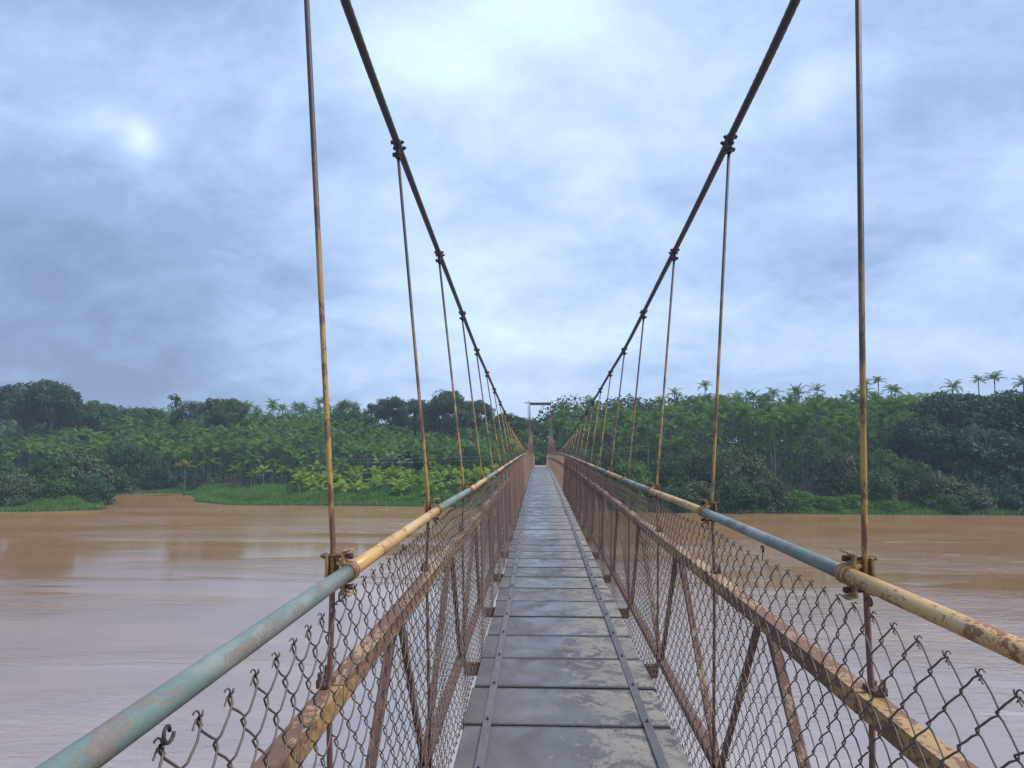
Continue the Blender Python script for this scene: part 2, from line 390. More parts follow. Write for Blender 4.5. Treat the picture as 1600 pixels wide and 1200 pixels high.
_zc = prof([(-5, 2.15), (-1.3, 1.90), (1.9, 1.67), (2.5, 1.61), (3.5, 1.52), (5.17, 1.375), (6.78, 1.22), (8.45, 1.06), (10.1, .94), (12, .79), (14.8, .58), (20, .27), (27, -.12), (34, -.43), (41, -.55), (48, -.40), (56, .30), (65, 1.65), (TW, 3.55)])
z_cable = lambda d: Z0 + _zc(d)
_xcr = prof([(-5, .70), (1.9, .752), (2.5, .80), (3.5, .825), (5.2, .855), (8.5, .875), (20, .86), (40, .84), (56, .93), (TW, 1.10)])
_xcl = prof([(-5, .78), (1.9, .835), (2.5, .86), (3.5, .875), (5.2, .89), (8.5, .895), (20, .865), (40, .84), (56, .93), (TW, 1.10)])
x_cable = lambda d, s=1: _xcr(d) if s > 0 else _xcl(d)
XR, XROD = .657, .703
PAN = 1.63
JO = [1.904 + PAN * k for k in range(-2, 45)]      # hanger positions
JO = [j for j in JO if j < TW - .6]
SIDES = (-1, 1)
bridge = empty('suspension_footbridge', (0, 0, float(z_deck(0))))
tag(bridge, 'narrow steel suspension footbridge with slab deck, wire mesh sides and yellow-green handrails', 'footbridge')
BO = Vector(bridge.location)
def bpart(mb, name, m, parent=None, smooth=False):
    """link as a child of the bridge (vertices given in world space)"""
    o = bpy.data.objects.new(name, None if mb is None else mb.mesh(name, m, smooth)); C.objects.link(o)
    par = parent if parent is not None else bridge
    o.parent = par
    if par is bridge: o.location = -BO
    return o

# deck slabs
SP = .585; rs = random.Random(3)
first = 3.95 - 12 * SP
slabs = [first + SP * k for k in range(int((TW - 1 - first) / SP))]
rest = MB()
def slab(mb, y0):
    yc = y0 + SP / 2; g = .020 + rs.random() * .010; dx = (rs.random() - .5) * .016
    z = float(z_deck(yc)); sl_ = float(z_deck(yc + .3) - z_deck(yc - .3)) / .6
    b = MB(); b.bevbox((0, 0, -.0325), (1.13, SP - g, .065), .004); b.box((0, SP / 2, -.0765), (1.06, .09, .012))
    Mx = Matrix.Translation((dx, yc, z + (rs.random() - .5) * .007)) @ Matrix.Rotation(math.atan(sl_) + (rs.random() - .5) * .006, 4, 'X') @ Matrix.Rotation((rs.random() - .5) * .012, 4, 'Z')
    mb.merge(b, Mx)
for y0 in slabs:
    if 3.2 <= y0 < 3.2 + 97 * SP:
        mb = MB(); slab(mb, y0); bpart(mb, 'deck_slab', M['slab'])
    else: slab(rest, y0)
o = bpart(rest, 'deck_slab', M['slab']); o['kind'] = 'stuff'

# flat steel strips bolted along the slabs
def strip(x, ya, yb, wdt, near, lift):
    ys = np.linspace(ya, yb, 9); zs = z_deck(ys) + .0045 + lift
    xs = x + .002 * np.sin(ys * 1.7 + x * 9)
    v = []; 
    for a, y_, z_ in zip(xs, ys, zs):
        v += [[a - wdt / 2, y_, z_ - .0], [a + wdt / 2, y_, z_ - .0], [a + wdt / 2, y_, z_ + .006], [a - wdt / 2, y_, z_ + .006]]
    q = []
    for i in range(8):
        for k in range(4): q.append([i * 4 + k, i * 4 + (k + 1) % 4, i * 4 + 4 + (k + 1) % 4, i * 4 + 4 + k])
    q += [[3, 2, 1, 0], [32, 33, 34, 35]]
    mb = MB(); mb.add(v, q)
    bolts = []
    for y0 in slabs:
        if ya + .005 < y0 + .03 < yb:
            c = (x, y0 + .035, float(z_deck(y0)) + lift + .011)
            bb = MB(); bb.cyl((c[0], c[1], c[2] - .002), (c[0], c[1], c[2] + .009), .0085, 6)
            bb.cyl((c[0], c[1], c[2] + .008), (c[0], c[1], c[2] + .015), .005, 8)
            bolts.append(bb)
    if not near:
        for bb in bolts: mb.merge(bb)
    s_ = bpart(mb, 'fixing_strip', M['steel'])
    if near:
        for bb in bolts: bpart(bb, 'bolt', M['bolt'], s_)
for sx_, x in ((-1, -.435), (1, .435)):
    k = 0; ya = first
    while ya < TW - 2:
        yb = ya + SP * 6
        strip(x, ya - .0, yb + .05, .046, yb > 3 and ya < 22, .007 if k % 2 else .0)
        ya = yb; k += 1

# cross beams, chords, braces
xb = lambda y: .655 + .012 * np.clip((np.asarray(y) - 1) / 5, 0, 1)
for j in JO:
    z = float(z_deck(j)) - .045
    mb = MB()
    mb.box((0, j - .022, z - .045), (1.34, .006, .085)); mb.box((0, j, z - .0055), (1.34, .038, .007)); mb.box((0, j, z - .0845), (1.34, .038, .007))
    for s in SIDES: mb.box((s * .6735, j, z - .045), (.006, .05, .095))
    bpart(mb, 'cross_beam', M['rust'])
def angle(mb, P, w, th, s):       # L section along P: upright leg inside, flat leg pointing outward (s = side)
    P = np.asarray(P, float); n = len(P)
    sec = np.array([[0, 0], [s * w, 0], [s * w, -th], [s * th, -th], [s * th, -w], [0, -w]])
    v = np.zeros((n, 6, 3)); v[:, :, 0] = P[:, None, 0] + sec[:, 0]; v[:, :, 1] = P[:, None, 1]; v[:, :, 2] = P[:, None, 2] + sec[:, 1]
    i = np.arange(n - 1)[:, None] * 6; k = np.arange(6)[None]
    q = np.stack([i + k, i + (k + 1) % 6, i + 6 + (k + 1) % 6, i + 6 + k], -1).reshape(-1, 4)
    e = (n - 1) * 6
    q = np.concatenate([q, [[0, 1, 2, 3], [0, 3, 4, 5], [e, e + 3, e + 2, e + 1], [e, e + 5, e + 4, e + 3]]])
    mb.add(v.reshape(-1, 3), q)
XM = .668
ends = [-4.0] + JO[1:] + [TW]
for s in SIDES:
    for a, b_ in zip(ends[:-1], ends[1:]):
        ys = np.linspace(a + .004, b_ - .004, 5)
        mb = MB(); angle(mb, np.stack([np.full(5, s * XM), ys, z_mid(ys) + .028], 1), .056, .007, s)
        bpart(mb, 'top_chord', M['chord'])
    ys = np.linspace(-4, TW, 120)
    mb = MB(); angle(mb, np.stack([s * (xb(ys) + .028), ys, z_deck(ys) - .0], 1), .05, .006, s)
    bpart(mb, 'bottom_chord', M['rust'])
stuffb = MB()
for s in SIDES:
    for i, (a, b_) in enumerate(zip(JO[:-1], JO[1:])):
        mid = (a + b_) / 2
        for e, dy in ((a, -.05), (b_, .05)):
            A = Vector((s * (XM + .012), mid + dy, float(z_mid(mid)) - .01)); B = Vector((s * (float(xb(e)) + .036), e - dy * .6, float(z_deck(e)) - .02))
            mb = MB(); d = B - A; L = d.length
            q = d.to_track_quat('Z', 'X').to_matrix().to_4x4()
            loc = MB(); loc.box((0, 0, L / 2), (.006, .031, L)); loc.box((s * .0155, -.0130 if dy > 0 else .0130, L / 2), (.025, .005, L - .01))
            # keep the flat of the bar in the plane of the truss
            zx = d.normalized(); xx = Vector((1, 0, 0)); xx = (xx - zx * xx.dot(zx)).normalized(); yx = zx.cross(xx)
            Mx = Matrix(((xx.x, yx.x, zx.x, A.x), (xx.y, yx.y, zx.y, A.y), (xx.z, yx.z, zx.z, A.z), (0, 0, 0, 1)))
            mb.merge(loc, Mx)
            if 1 <= i < 25: bpart(mb, 'truss_brace', M['brace'])
            else: stuffb.merge(mb)
o = bpart(stuffb, 'truss_brace', M['brace']); o['kind'] = 'stuff'

# handrail pipes, one colour per bay
for s in SIDES:
    for i, (a, b_) in enumerate(zip(ends[:-1], ends[1:])):
        ys = np.linspace(a, b_, 5 if b_ < 20 else 3)
        P = np.stack([np.full(len(ys), s * XR), ys, z_rail(ys)], 1)
        mb = MB(); mb.tubes(P, .0203, 20 if b_ < 15 else 8, (1, 0, 0))
        yel = (i % 2 == 0) if s < 0 else (i % 2 == 1)
        o = bpart(mb, 'handrail_pipe', M['yellow' if yel else 'green'], smooth=True)
        o['label'] = 'yellow painted handrail pipe with rust chips' if yel else 'grey-green painted handrail pipe with worn patches'

# main cables: six twisted strands, then finer beyond
for s in SIDES:
    mb = MB()
    ysn = np.arange(-5, 16, .025); ysf = np.concatenate([np.arange(16, TW, .5), [TW]])
    for ys, nr in ((ysn, True), (ysf, False)):
        P = np.stack([s * x_cable(ys, s), ys, z_cable(ys)], 1)
        if nr:
            nk = 18; a = np.arange(nk) * 2 * np.pi / nk
            tw = ys[:, None] * 2 * np.pi / .30
            r = .0155 + .0032 * np.abs(np.cos(3 * (a[None] - tw)))
            V = P[:, None].repeat(nk, 1); V[:, :, 0] += r * np.cos(a); V[:, :, 2] += r * np.sin(a)
            i = np.arange(len(ys) - 1)[:, None] * nk; k = np.arange(nk)[None]
            mb.add(V.reshape(-1, 3), np.stack([i + k, i + (k + 1) % nk, i + nk + (k + 1) % nk, i + nk + k], -1).reshape(-1, 4))
        else: mb.tubes(P, .0178, 8, (1, 0, 0))
    bpart(mb, 'main_cable', M['cable'], smooth=True)
    # backstay from the tower top down to the ground anchor
    mb = MB(); q = np.linspace(0, 1, 9)
    mb.tubes(np.stack([s * (1.10 + .1 * q), TW + 14 * q, (Z0 + 3.55) * (1 - q) + 2.2 * q - .5 * np.sin(q * np.pi)], 1), .0178, 6)
    bpart(mb, 'backstay_cable', M['cable'], smooth=True)

# hangers with their clamps
def clamp_top(s):       # cast saddle on the main cable
    mb = MB()
    mb.tubes([[0, -.050, 0], [0, -.042, 0], [0, -.012, 0], [0, .012, 0], [0, .042, 0], [0, .050, 0]], [.021, .026, .0235, .0235, .026, .021], 12, (1, 0, 0))
    for yy in (-.032, .032):
        mb.cyl((-.040, yy, .006), (.042, yy, .006), .0062, 6); mb.cyl((s * .028, yy, .006), (s * .038, yy, .006), .012, 6); mb.cyl((-s * .033, yy, .006), (-s * .026, yy, .006), .012, 6)
        mb.cyl((s * .012, yy, .018), (s * .016, yy, .048), .0055, 6)
    mb.box((0, 0, -.034), (.022, .05, .042)); mb.box((.0, 0, -.058), (.032, .034, .024))
    mb.cyl((-.034, 0, -.052), (.036, 0, -.052), .0075, 6); mb.cyl((s * .020, 0, -.052), (s * .031, 0, -.052), .013, 6)
    return mb
def clamp_rail(s):      # strap round the handrail, bolted to a back plate on the rod; origin = pipe centre
    straps, plate, bolts_ = MB(), MB(), []
    for yy, w in ((-.012, .009), (.013, .011)):
        th = np.linspace(-2.35, 2.35, 17)
        for r0, r1, y0, y1 in ((.0232, .0265, yy - w, yy + w), (.0265, .029, yy - w, yy - w + .0035), (.0265, .029, yy + w - .0035, yy + w)):
            v = []
            for a in th:
                c_, s_ = math.cos(a), math.sin(a)
                v += [[-s * r0 * c_, y0, r0 * s_], [-s * r1 * c_, y0, r1 * s_], [-s * r1 * c_, y1, r1 * s_], [-s * r0 * c_, y1, r0 * s_]]
            q = [[0, 1, 2, 3]] + [[len(v) - 4, len(v) - 1, len(v) - 2, len(v) - 3]]
            for i in range(len(th) - 1):
                for k in range(4): q.append([i * 4 + k, i * 4 + (k + 1) % 4, i * 4 + 4 + (k + 1) % 4, i * 4 + 4 + k])
            straps.add(v, q)
    # lugs that leave the pipe and rise beside the rod
    for sg in (1, -1):
        zb = sg * .019
        straps.box((s * .022, .001, zb + sg * .006), (.020, .052, .006), Matrix.Rotation(-s * sg * .6, 4, 'Y'))
        straps.box((s * .013, .001, zb + sg * .026), (.006, .052, .036), Matrix.Rotation(s * sg * .15, 4, 'Y'))
        straps.box((s * .002, .001, zb + sg * .044), (.026, .048, .005), Matrix.Rotation(s * sg * .25, 4, 'Y'))
        blt = MB(); bolts_.append(blt)
        blt.cyl((-s * .012, .006, zb + sg * .026), (s * .086, .006, zb + sg * .026), .0052, 6)
        blt.cyl((-s * .010, .006, zb + sg * .026), (s * .002, .006, zb + sg * .026), .0095, 6)
        blt.cyl((s * .068, .006, zb + sg * .026), (s * .077, .006, zb + sg * .026), .0095, 6)
    plate.box((s * .060, .0, -.004), (.006, .046, .118))
    plate.box((s * .047, .0255, -.004), (.026, .005, .114))
    return straps, plate, bolts_
def clamp_mid(s):
    mb = MB()
    mb.box((s * .012, 0, .0), (.03, .075, .008)); mb.box((-s * .0, -.0, -.03), (.008, .07, .07)); mb.box((s * .0, .0, -.066), (.034, .03, .012))
    for yy in (-.028, .028):
        mb.cyl((s * .02, yy, -.005), (s * .02, yy * 1.15, .035), .0055, 6); mb.cyl((s * .02, yy, .004), (s * .02, yy, .014), .0105, 6)
        mb.cyl((-s * .014, yy, -.035), (s * .03, yy, -.035), .006, 6); mb.cyl((-s * .012, yy, -.035), (-s * .004, yy, -.035), .011, 6)
    return mb
ME = {}
for s in SIDES:
    st, pl, bl = clamp_rail(s)
    ME[s] = (clamp_top(s).mesh('cable_clamp', M['clampdark'], False), st.mesh('pipe_clamp', M['clamp']), pl.mesh('back_plate', M['clamp']), [b_.mesh('clamp_bolt', M['rust']) for b_ in bl], clamp_mid(s).mesh('chord_clamp', M['rust']))
for s in SIDES:
    for j in JO:
        zc, zr, zm, zd = float(z_cable(j)), float(z_rail(j)), float(z_mid(j)), float(z_deck(j))
        xc = float(x_cable(j, s))
        jit = rs.uniform(-.012, .012)
        if zc - .03 > zr: pts = [(s * xc, j, zc - .06), (s * XROD, j, zr + .07), (s * XROD, j, zr - .1), (s * (XROD + .003), j, zm), (s * (float(xb(j)) + .018), j, zd - .13)]
        else: pts = [(s * xc, j, zc - .05), (s * XROD, j, zm + .05), (s * (float(xb(j)) + .018), j, zd - .13)]
        mb = MB(); mb.tubes(pts, .0080 if j < 5 else .0084, 10 if j < 12 else 6, (0, 1, 0))
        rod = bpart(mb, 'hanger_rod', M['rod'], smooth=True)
        sc = 1 if j < 40 else 1
        slope = math.atan(float(z_cable(j + .1) - z_cable(j - .1)) / .2)
        inst('cable_clamp', ME[s][0], rod, (s * xc, j, zc), (slope, 0, 0), (.85, .95, .92))
        if zc - .03 > zr:
            rsl = math.atan(float(z_rail(j + .1) - z_rail(j - .1)) / .2)
            pc = inst('pipe_clamp', ME[s][1], rod, (s * XR, j + jit, zr), (rsl, 0, 0), (.9, .95, .9))
            if j < 14:
                inst('back_plate', ME[s][2], rod, (s * XR, j, zr), (rsl, 0, 0), (.98, .8, .82))
                for bm_ in ME[s][3]: inst('clamp_bolt', bm_, rod, (s * XR, j + jit, zr), (rsl, 0, 0), (.9, .9, .9))
        if j < 14: inst('chord_clamp', ME[s][4], rod, (s * (XM + .035), j, zm + .035), (0, 0, 0))

# chain link mesh, every wire a flattened spiral hooked into the next
W2 = .05; NH = 23
def mesh_pt(s, y, v):
    zt = z_rail(y) - (.073 if s > 0 else .054); zb = z_deck(y) - .05
    xt = .650; xb_ = .592
    bil = .008 * np.sin(y * 2.1 + s) * np.sin(v * 3.1) + .005 * np.sin(y * 5.3 + 2 * s + v * 4)
    x = s * (xt + (xb_ - xt) * v + bil); sag = .006 * np.sin(y * 3.9 + s)
    return x, zt + (zb - zt) * v + sag * (1 - v)
def link(s, ya, yb, lod):
    mb = MB(); n = int(round((yb - ya) / W2)); js = np.arange(n)
    base = ya + js * W2; par = np.where((js % 2) == 0, 1.0, -1.0)
    pts = []   # (v, du, dn)
    if lod == 0:
        for k in range(NH + 1):
            sg = 1 if k % 2 == 0 else -1; dn = 1 if k % 2 == 0 else -1
            pts += [(k - .16, .40 * sg, -dn * .8), (k, .545 * sg, 0), (k + .16, .40 * sg, dn * .8)]
            if k < NH: pts += [(k + .5, 0.06 * sg, dn * 1.0)]
        pts = pts[1:-1]
    elif lod == 1:
        for k in range(NH + 1):
            sg = 1 if k % 2 == 0 else -1; dn = 1 if k % 2 == 0 else -1
            pts += [(k - .1, .5 * sg, -dn * .7), (k + .1, .5 * sg, dn * .7)]
        pts = pts[1:-1]
    else:
        for k in range(NH + 1): pts.append((k, .5 * (1 if k % 2 == 0 else -1), 0))
    p = np.array(pts)
    Y = base[:, None] + W2 / 2 + p[None, :, 1] * W2 * par[:, None]
    wv = .0012 if lod == 0 else 0
    Y = Y + (rng.normal(0, 1, Y.shape) * wv if wv else 0)
    V = np.clip(p[:, 0] / NH, 0, 1)[None].repeat(n, 0)
    x, z = mesh_pt(s, Y, V)
    x = x + p[None, :, 2] * .008 * par[:, None]
    if lod == 0: z = z + rng.normal(0, .001, z.shape)
    P = np.stack([x, Y, z], -1)
    mb.tubes(P, (.0021, .0019, .0016)[lod], (6, 4, 3)[lod], (0, 1, 0.01), caps=False)
    if lod <= 1:                       # twisted knuckles along the top and bottom edge
        K = 9; a = np.linspace(.3, 5.6, K)
        for vv, sgn, rr in ((0.0, 1, .0065), (1.0, -1, .0065)):
            yk = ya + (js[js % 2 == 0] + 1) * W2
            xk, zk = mesh_pt(s, yk, np.full(len(yk), vv))
            for ph, dx in ((0.0, .003), (math.pi, -.003)):
                Pk = np.zeros((len(yk), K + 1, 3))
                Pk[:, :K, 0] = xk[:, None] + dx * 1.2 + np.linspace(-.004, .006, K) * (1 if ph else -1)
                Pk[:, :K, 1] = yk[:, None] + rr * .8 * np.cos(a + ph) * (1 if ph else -1)
                Pk[:, :K, 2] = zk[:, None] + sgn * (.003 + rr * np.sin(a))
                Pk[:, K] = Pk[:, K - 1] + np.array([0, .010 * (1 if ph else -1), -sgn * .012])
                mb.tubes(Pk, .0016, 5 if lod == 0 else 3, (1, .02, 0), caps=False)
    return mb
seg = [JO[1] - .83 + 2 * PAN * k for k in range(0, 40)]
seg = [round(x / .1) * .1 for x in seg if x < TW - 1] + [TW - .2]
for s in SIDES:
    for a, b_ in zip(seg[:-1], seg[1:]):
        lod = 0 if a < 6 else (1 if a < 22 else 2)
        bpart(link(s, a, b_, lod), 'chain_link_mesh', M['wire'], smooth=lod < 2)
    # wire ties from rail to mesh
    for y in np.arange(.95, 16, .815):
        zr = float(z_rail(y)); xk, zk = mesh_pt(s, np.array([y]), np.array([0.0]))
        a = np.linspace(0, 2 * np.pi, 13); mb = MB()
        xc_ = s * (XR - .012)
        mb.tubes(np.stack([np.full(13, xc_) + .001 * a, y + .0105 * np.cos(a), zr - .037 + .0105 * np.sin(a)], 1), .0026, 6, (1, 0, .01))
        mb.tubes([[xc_, y + .002, zr - .046], [float(xk[0]), y + .006, zr - .052], [float(xk[0]), y + .018, float(zk[0]) - .004]], .0019, 5, (1, .01, 0))
        bpart(mb, 'tie_ring', M['cable'], smooth=True)

# far tower: two lattice posts and a head beam
ztop = gz(629, TW); zbase = 1.0
tower = bpart(None, 'bridge_tower', None)
zpd = float(z_deck(TW))
for s in SIDES:
    post = MB(); x0 = s * 1.22
    for dx in (-.085, .085):
        for dy in (-.12, .12): post.box((x0 + dx, TW + .0 + dy, (ztop + zbase) / 2), (.05, .05, ztop - zbase))
    zz_ = zbase + .2; k = 0
    while zz_ < ztop - .5:
        for dy in (-.12, .12):
            A = Vector((x0 - .085 * (1 if k % 2 else -1), TW + dy, zz_)); B = Vector((x0 + .085 * (1 if k % 2 else -1), TW + dy, zz_ + .35))
            post.cyl(A, B, .012, 4)
        zz_ += .35; k += 1
    post.box((x0, TW, ztop + .02), (.32, .36, .04)); post.box((x0, TW, ztop + .12), (.05, .2, .2))
    bpart(post, 'tower_post', M['rust'], tower)
hb = MB(); hb.box((0, TW - .08, ztop - .16), (2.2, .05, .26)); hb.box((0, TW + .08, ztop - .16), (2.2, .05, .26)); hb.box((0, TW, ztop - .015), (2.26, .22, .03))
hb.box((-1.55, TW, ztop - .04), (.35, .08, .08))
bpart(hb, 'head_beam', M['rust'], tower)
cb = MB(); cb.cyl((-1.1, TW, gz(671, TW)), (1.1, TW, gz(671, TW)), .03, 8)
bpart(cb, 'tie_bar', M['rust'], tower)
ab = MB(); ab.bevbox((0, TW + 3.2, (zpd - .1) / 2 + .2), (2.9, 7.4, zpd - .1 - .4), .05); ab.bevbox((0, TW + 3.2, .3), (3.6, 8.2, 1.6), .08)
abut = ab.build('bridge_abutment', M['concrete']); tag(abut, 'stained concrete abutment under the far tower of the footbridge', 'abutment')

# ------------------------------------------------------------------ river and land
mb = MB(); mb.add([[-700, -60, 0], [700, -60, 0], [700, 400, 0], [-700, 400, 0]], [[0, 1, 2, 3]])
tag(mb.build('river', M['water']), kind='structure')
EDGE = [(-600, 60), (-200, 70), (-75, 75.5), (-56, 76.5), (-50, 78.5), (-54.5, 85), (-59, 93), (-60.5, 99), (-57, 102.5), (-52, 102), (-47, 97), (-43, 89), (-37, 85), (-20, 84.5), (-6, 83), (6, 80), (16, 78), (32, 77), (60, 76.5), (100, 78), (200, 84), (600, 95)]
E = np.array(EDGE)
def sdist(X, Y):
    best = np.full(X.shape, 1e9)
    for (ax, ay), (bx, by) in zip(EDGE[:-1], EDGE[1:]):
        dx, dy = bx - ax, by - ay; tt = np.clip(((X - ax) * dx + (Y - ay) * dy) / (dx * dx + dy * dy), 0, 1)
        best = np.minimum(best, np.hypot(X - ax - tt * dx, Y - ay - tt * dy))
    poly = EDGE + [(600, 900), (-600, 900)]; ins = np.zeros(X.shape, bool)
    for (ax, ay), (bx, by) in zip(poly, poly[1:] + poly[:1]):
        c = ((ay > Y) != (by > Y)); xi = (bx - ax) * (Y - ay) / ((by - ay) if by != ay else 1e-9) + ax
        ins ^= c & (X < xi)
    return np.where(ins, best, -best)
def sstep(a, b, x): q = np.clip((x - a) / (b - a), 0, 1); return q * q * (3 - 2 * q)
def ground(X, Y):
    X = np.asarray(X, float); Y = np.asarray(Y, float)
    d = sdist(X, Y)
    z = np.where(d > 0, .12 + .35 * sstep(0, 3, d) + .35 * sstep(4, 16, d), .12 * np.clip(d + 1, -6, 1))
    left = sstep(10, -30, X)
    hill = left * (sstep(102, 168, Y) * 9.0 + np.clip(Y - 165, 0, 120) * .012) + (1 - left) * (sstep(90, 150, Y) * 4.5)
    z = z + np.where(d > 0, hill + .15 * np.sin(X * .31) * np.sin(Y * .27) * sstep(2, 8, d), 0)
    return z
xs = np.concatenate([np.linspace(-600, -130, 20), np.arange(-128, 128, 1.25), np.linspace(130, 600, 20)]); ys = np.concatenate([np.arange(58, 150, 1.25), np.linspace(152, 420, 50)])
X, Y = np.meshgrid(xs, ys); Zg = ground(X, Y)
nx, ny = len(xs), len(ys); i = np.arange(ny - 1)[:, None] * nx; k = np.arange(nx - 1)[None]
mb = MB(); mb.add(np.stack([X, Y, Zg], -1).reshape(-1, 3), np.stack([i + k, i + k + 1, i + nx + k + 1, i + nx + k], -1).reshape(-1, 4))
tag(mb.build('ground', M['land'], smooth=True), kind='structure')
def G(x, y): return float(ground(np.array([x]), np.array([y]))[0])

# ------------------------------------------------------------------ vegetation
def frond(mb, base, az, el, L, droop, nl, ll, lw, r, twist=0):
    """one feather frond: rachis bending over, leaflets on both sides"""
    n = 9; q = np.linspace(0, 1, n)
    e = el - droop * q ** 1.4
    ds = L / (n - 1)
    hx = np.concatenate([[0], np.cumsum(np.cos(e[:-1]) * ds)]); hz = np.concatenate([[0], np.cumsum(np.sin(e[:-1]) * ds)])
    dirh = np.array([math.cos(az), math.sin(az), 0]); side = np.array([-math.sin(az), math.cos(az), 0])
    P = np.array(base) + hx[:, None] * dirh + hz[:, None] * np.array([0, 0, 1])
    mb.tubes(P, np.linspace(.03, .008, n), 3, tuple(side), caps=False, tint=.55)
    tl = np.linspace(.12, 1.0, nl)
    V = []; T = []
    tb = r.uniform(0, 1)
    for j, u in enumerate(tl):
        p = np.array([np.interp(u, q, P[:, c]) for c in range(3)]); ee = np.interp(u, q, e)
        tan = dirh * math.cos(ee) + np.array([0, 0, math.sin(ee)])
        up = -dirh * math.sin(ee) + np.array([0, 0, math.cos(ee)])
        ln = ll * (math.sin(math.pi * min(1, .18 + .8 * u)) ** .6) * r.uniform(.85, 1.1)
        for sg in (-1, 1):
            d0 = side * sg * .80 + tan * .5 + up * .22; d0 /= np.linalg.norm(d0)
            d1 = side * sg * .62 + tan * .45 - np.array([0, 0, 1.0]) * r.uniform(.55, .95); d1 /= np.linalg.norm(d1)
            m_ = p + d0 * ln * .5; tip = m_ + d1 * ln * .5; w = tan * lw * .5
            V += [p - w * .6, p + w * .6, m_ + w, m_ - w, tip]; T.append(np.clip(tb * .6 + r.uniform(0, .45), 0, 1))
    V = np.array(V); nq = len(V) // 5; o = np.arange(nq) * 5
    mb.add(V, np.stack([o, o + 1, o + 2, o + 3], 1), None, np.array(T))
    mb.add(V, None, np.stack([o + 3, o + 2, o + 4], 1), .5)
def palm_crown(seed, nf=10, L=2.0, ll=.62, lw=.105, nl=16, elmax=78, elmin=5, dr=1.5):
    r = random.Random(seed); mb = MB()
    for i in range(nf):
        az = i * 2.399 + r.uniform(-.3, .3); f = i / (nf - 1)
        el = R(elmax + (elmin - elmax) * f ** 1.0 + r.uniform(-8, 8))
        frond(mb, (0, 0, 0), az, el, L * r.uniform(.85, 1.1), dr * r.uniform(.8, 1.15), nl, ll, lw, r)
    mb.tubes([[0, 0, -.75], [0, 0, -.3], [0, 0, .1]], [.085, .11, .05], 6, (1, 0, 0), tint=.75)
    return mb
CR = [palm_crown(s, random.Random(s).choice((9, 10, 11)), random.Random(s).uniform(1.8, 2.2)) for s in range(8)]
CRM = [c.mesh('crown', M['palm']) for c in CR]
YG = [palm_crown(50 + s, 8, 1.7, .55, .15, 12, 84, 28, 1.35) for s in range(5)]
YGM = [c.mesh('crown', M['palmyoung']) for c in YG]; YGD = [c.mesh('crown', M['palmgold']) for c in YG[:2]]
def trunk_mesh(seed, h, r0, r1, mt='bark', lean=.25):
    r = random.Random(seed); mb = MB(); q = np.linspace(0, 1, 7); ax, ay = r.uniform(-lean, lean), r.uniform(-lean, lean)
    mb.tubes(np.stack([ax * q ** 1.6, ay * q ** 1.6, h * q], 1), np.linspace(r0, r1, 7) + .02 * (q == 0), 7, (1, 0, 0))
    return mb.mesh('trunk', M[mt], True), (ax, ay)
TR = [trunk_mesh(s, 9.0, .10, .065) for s in range(6)]
def palm(x, y, h, seed, label, group, cm=None, cs=1.0, zbase=None, name='areca_palm'):
    r = random.Random(seed); z = G(x, y) - .05 if zbase is None else zbase
    e = empty(name, (x, y, z), r.uniform(0, 6.28)); tag(e, label, 'palm tree', group)
    k = r.randrange(len(TR)); tm, (ax, ay) = TR[k]
    inst('trunk', tm, e, sc=(1, 1, h / 9.0))
    inst('crown', cm or CRM[r.randrange(8)], e, (ax, ay, h + .3), (r.uniform(-.2, .2), r.uniform(-.2, .2), r.uniform(0, 6.28)), (cs * r.uniform(.82, 1.08),) * 3)
    return e

def leaf_cloud(mb, c, rad, n, size, r, tint=None):
    c = np.array(c); d = r.normal(size=(n, 3)); d /= np.linalg.norm(d, axis=1, keepdims=True)
    rr = (r.uniform(.25, 1, n) ** .45)[:, None]; p = c + d * rr * np.array(rad)
    nrm = d * .7 + r.normal(size=(n, 3)) * .55 + np.array([0, 0, .55]); nrm /= np.linalg.norm(nrm, axis=1, keepdims=True)
    a = np.cross(nrm, r.normal(size=(n, 3))); a /= np.linalg.norm(a, axis=1, keepdims=True); b = np.cross(nrm, a)
    s = (size * r.uniform(.6, 1.3, n))[:, None]; w = s * .52
    V = np.stack([p - a * s * .6, p + b * w - a * s * .05 , p + a * s * .6 - np.array([0, 0, .12]) * s, p - b * w], 1)
    T = np.clip((tint if tint is not None else r.uniform(.15, .85)) + r.normal(0, .13, n), 0, 1)
    mb.add(V.reshape(-1, 3), np.arange(n * 4).reshape(-1, 4), None, T)
def crown_mesh(seed, kind, R0=(4, 4, 3), clumps=46, per=120, size=.34):
    r = np.random.default_rng(seed); mb = MB(); cs = []
    for i in range(clumps):
        while True:
            d = r.normal(size=3); d /= np.linalg.norm(d)
            if kind == 'bush' and d[2] < -.15: continue
            if kind == 'dome' and d[2] < -.45: continue
            break
        q = r.uniform(.5, 1.0) ** .5 * (1 + .16 * math.sin(3 * math.atan2(d[1], d[0]) + seed) * (1 - abs(d[2])))
        c = d * q * np.array(R0) * .82
        if kind == 'spindly': c = np.array([r.normal(0, .5), r.normal(0, .5), r.uniform(-2.2, 2.2)]); 
        cs.append(c)
        rad = r.uniform(.75, 1.35) * (np.array([1.0, 1.0, .72]) if kind != 'spindly' else np.array([.6, .6, .4]))
        sz_ = r.uniform(.65, 1.5); leaf_cloud(mb, c, rad, int(per / sz_), size * sz_, r)
    return mb, cs
BC = {k: [crown_mesh(100 + 10 * i + hash_, kd, R0, cl, per, sz) for i in range(n)] for k, hash_, kd, R0, cl, per, sz, n in (
    ('dome', 1, 'dome', (4.6, 4.2, 3.2), 64, 230, .235, 4), ('bush', 2, 'bush', (3.4, 3.0, 3.4), 46, 210, .20, 5), ('loose', 3, 'dome', (2.6, 2.6, 2.8), 22, 100, .20, 3), ('spindly', 4, 'spindly', (1, 1, 2), 16, 60, .22, 2))}
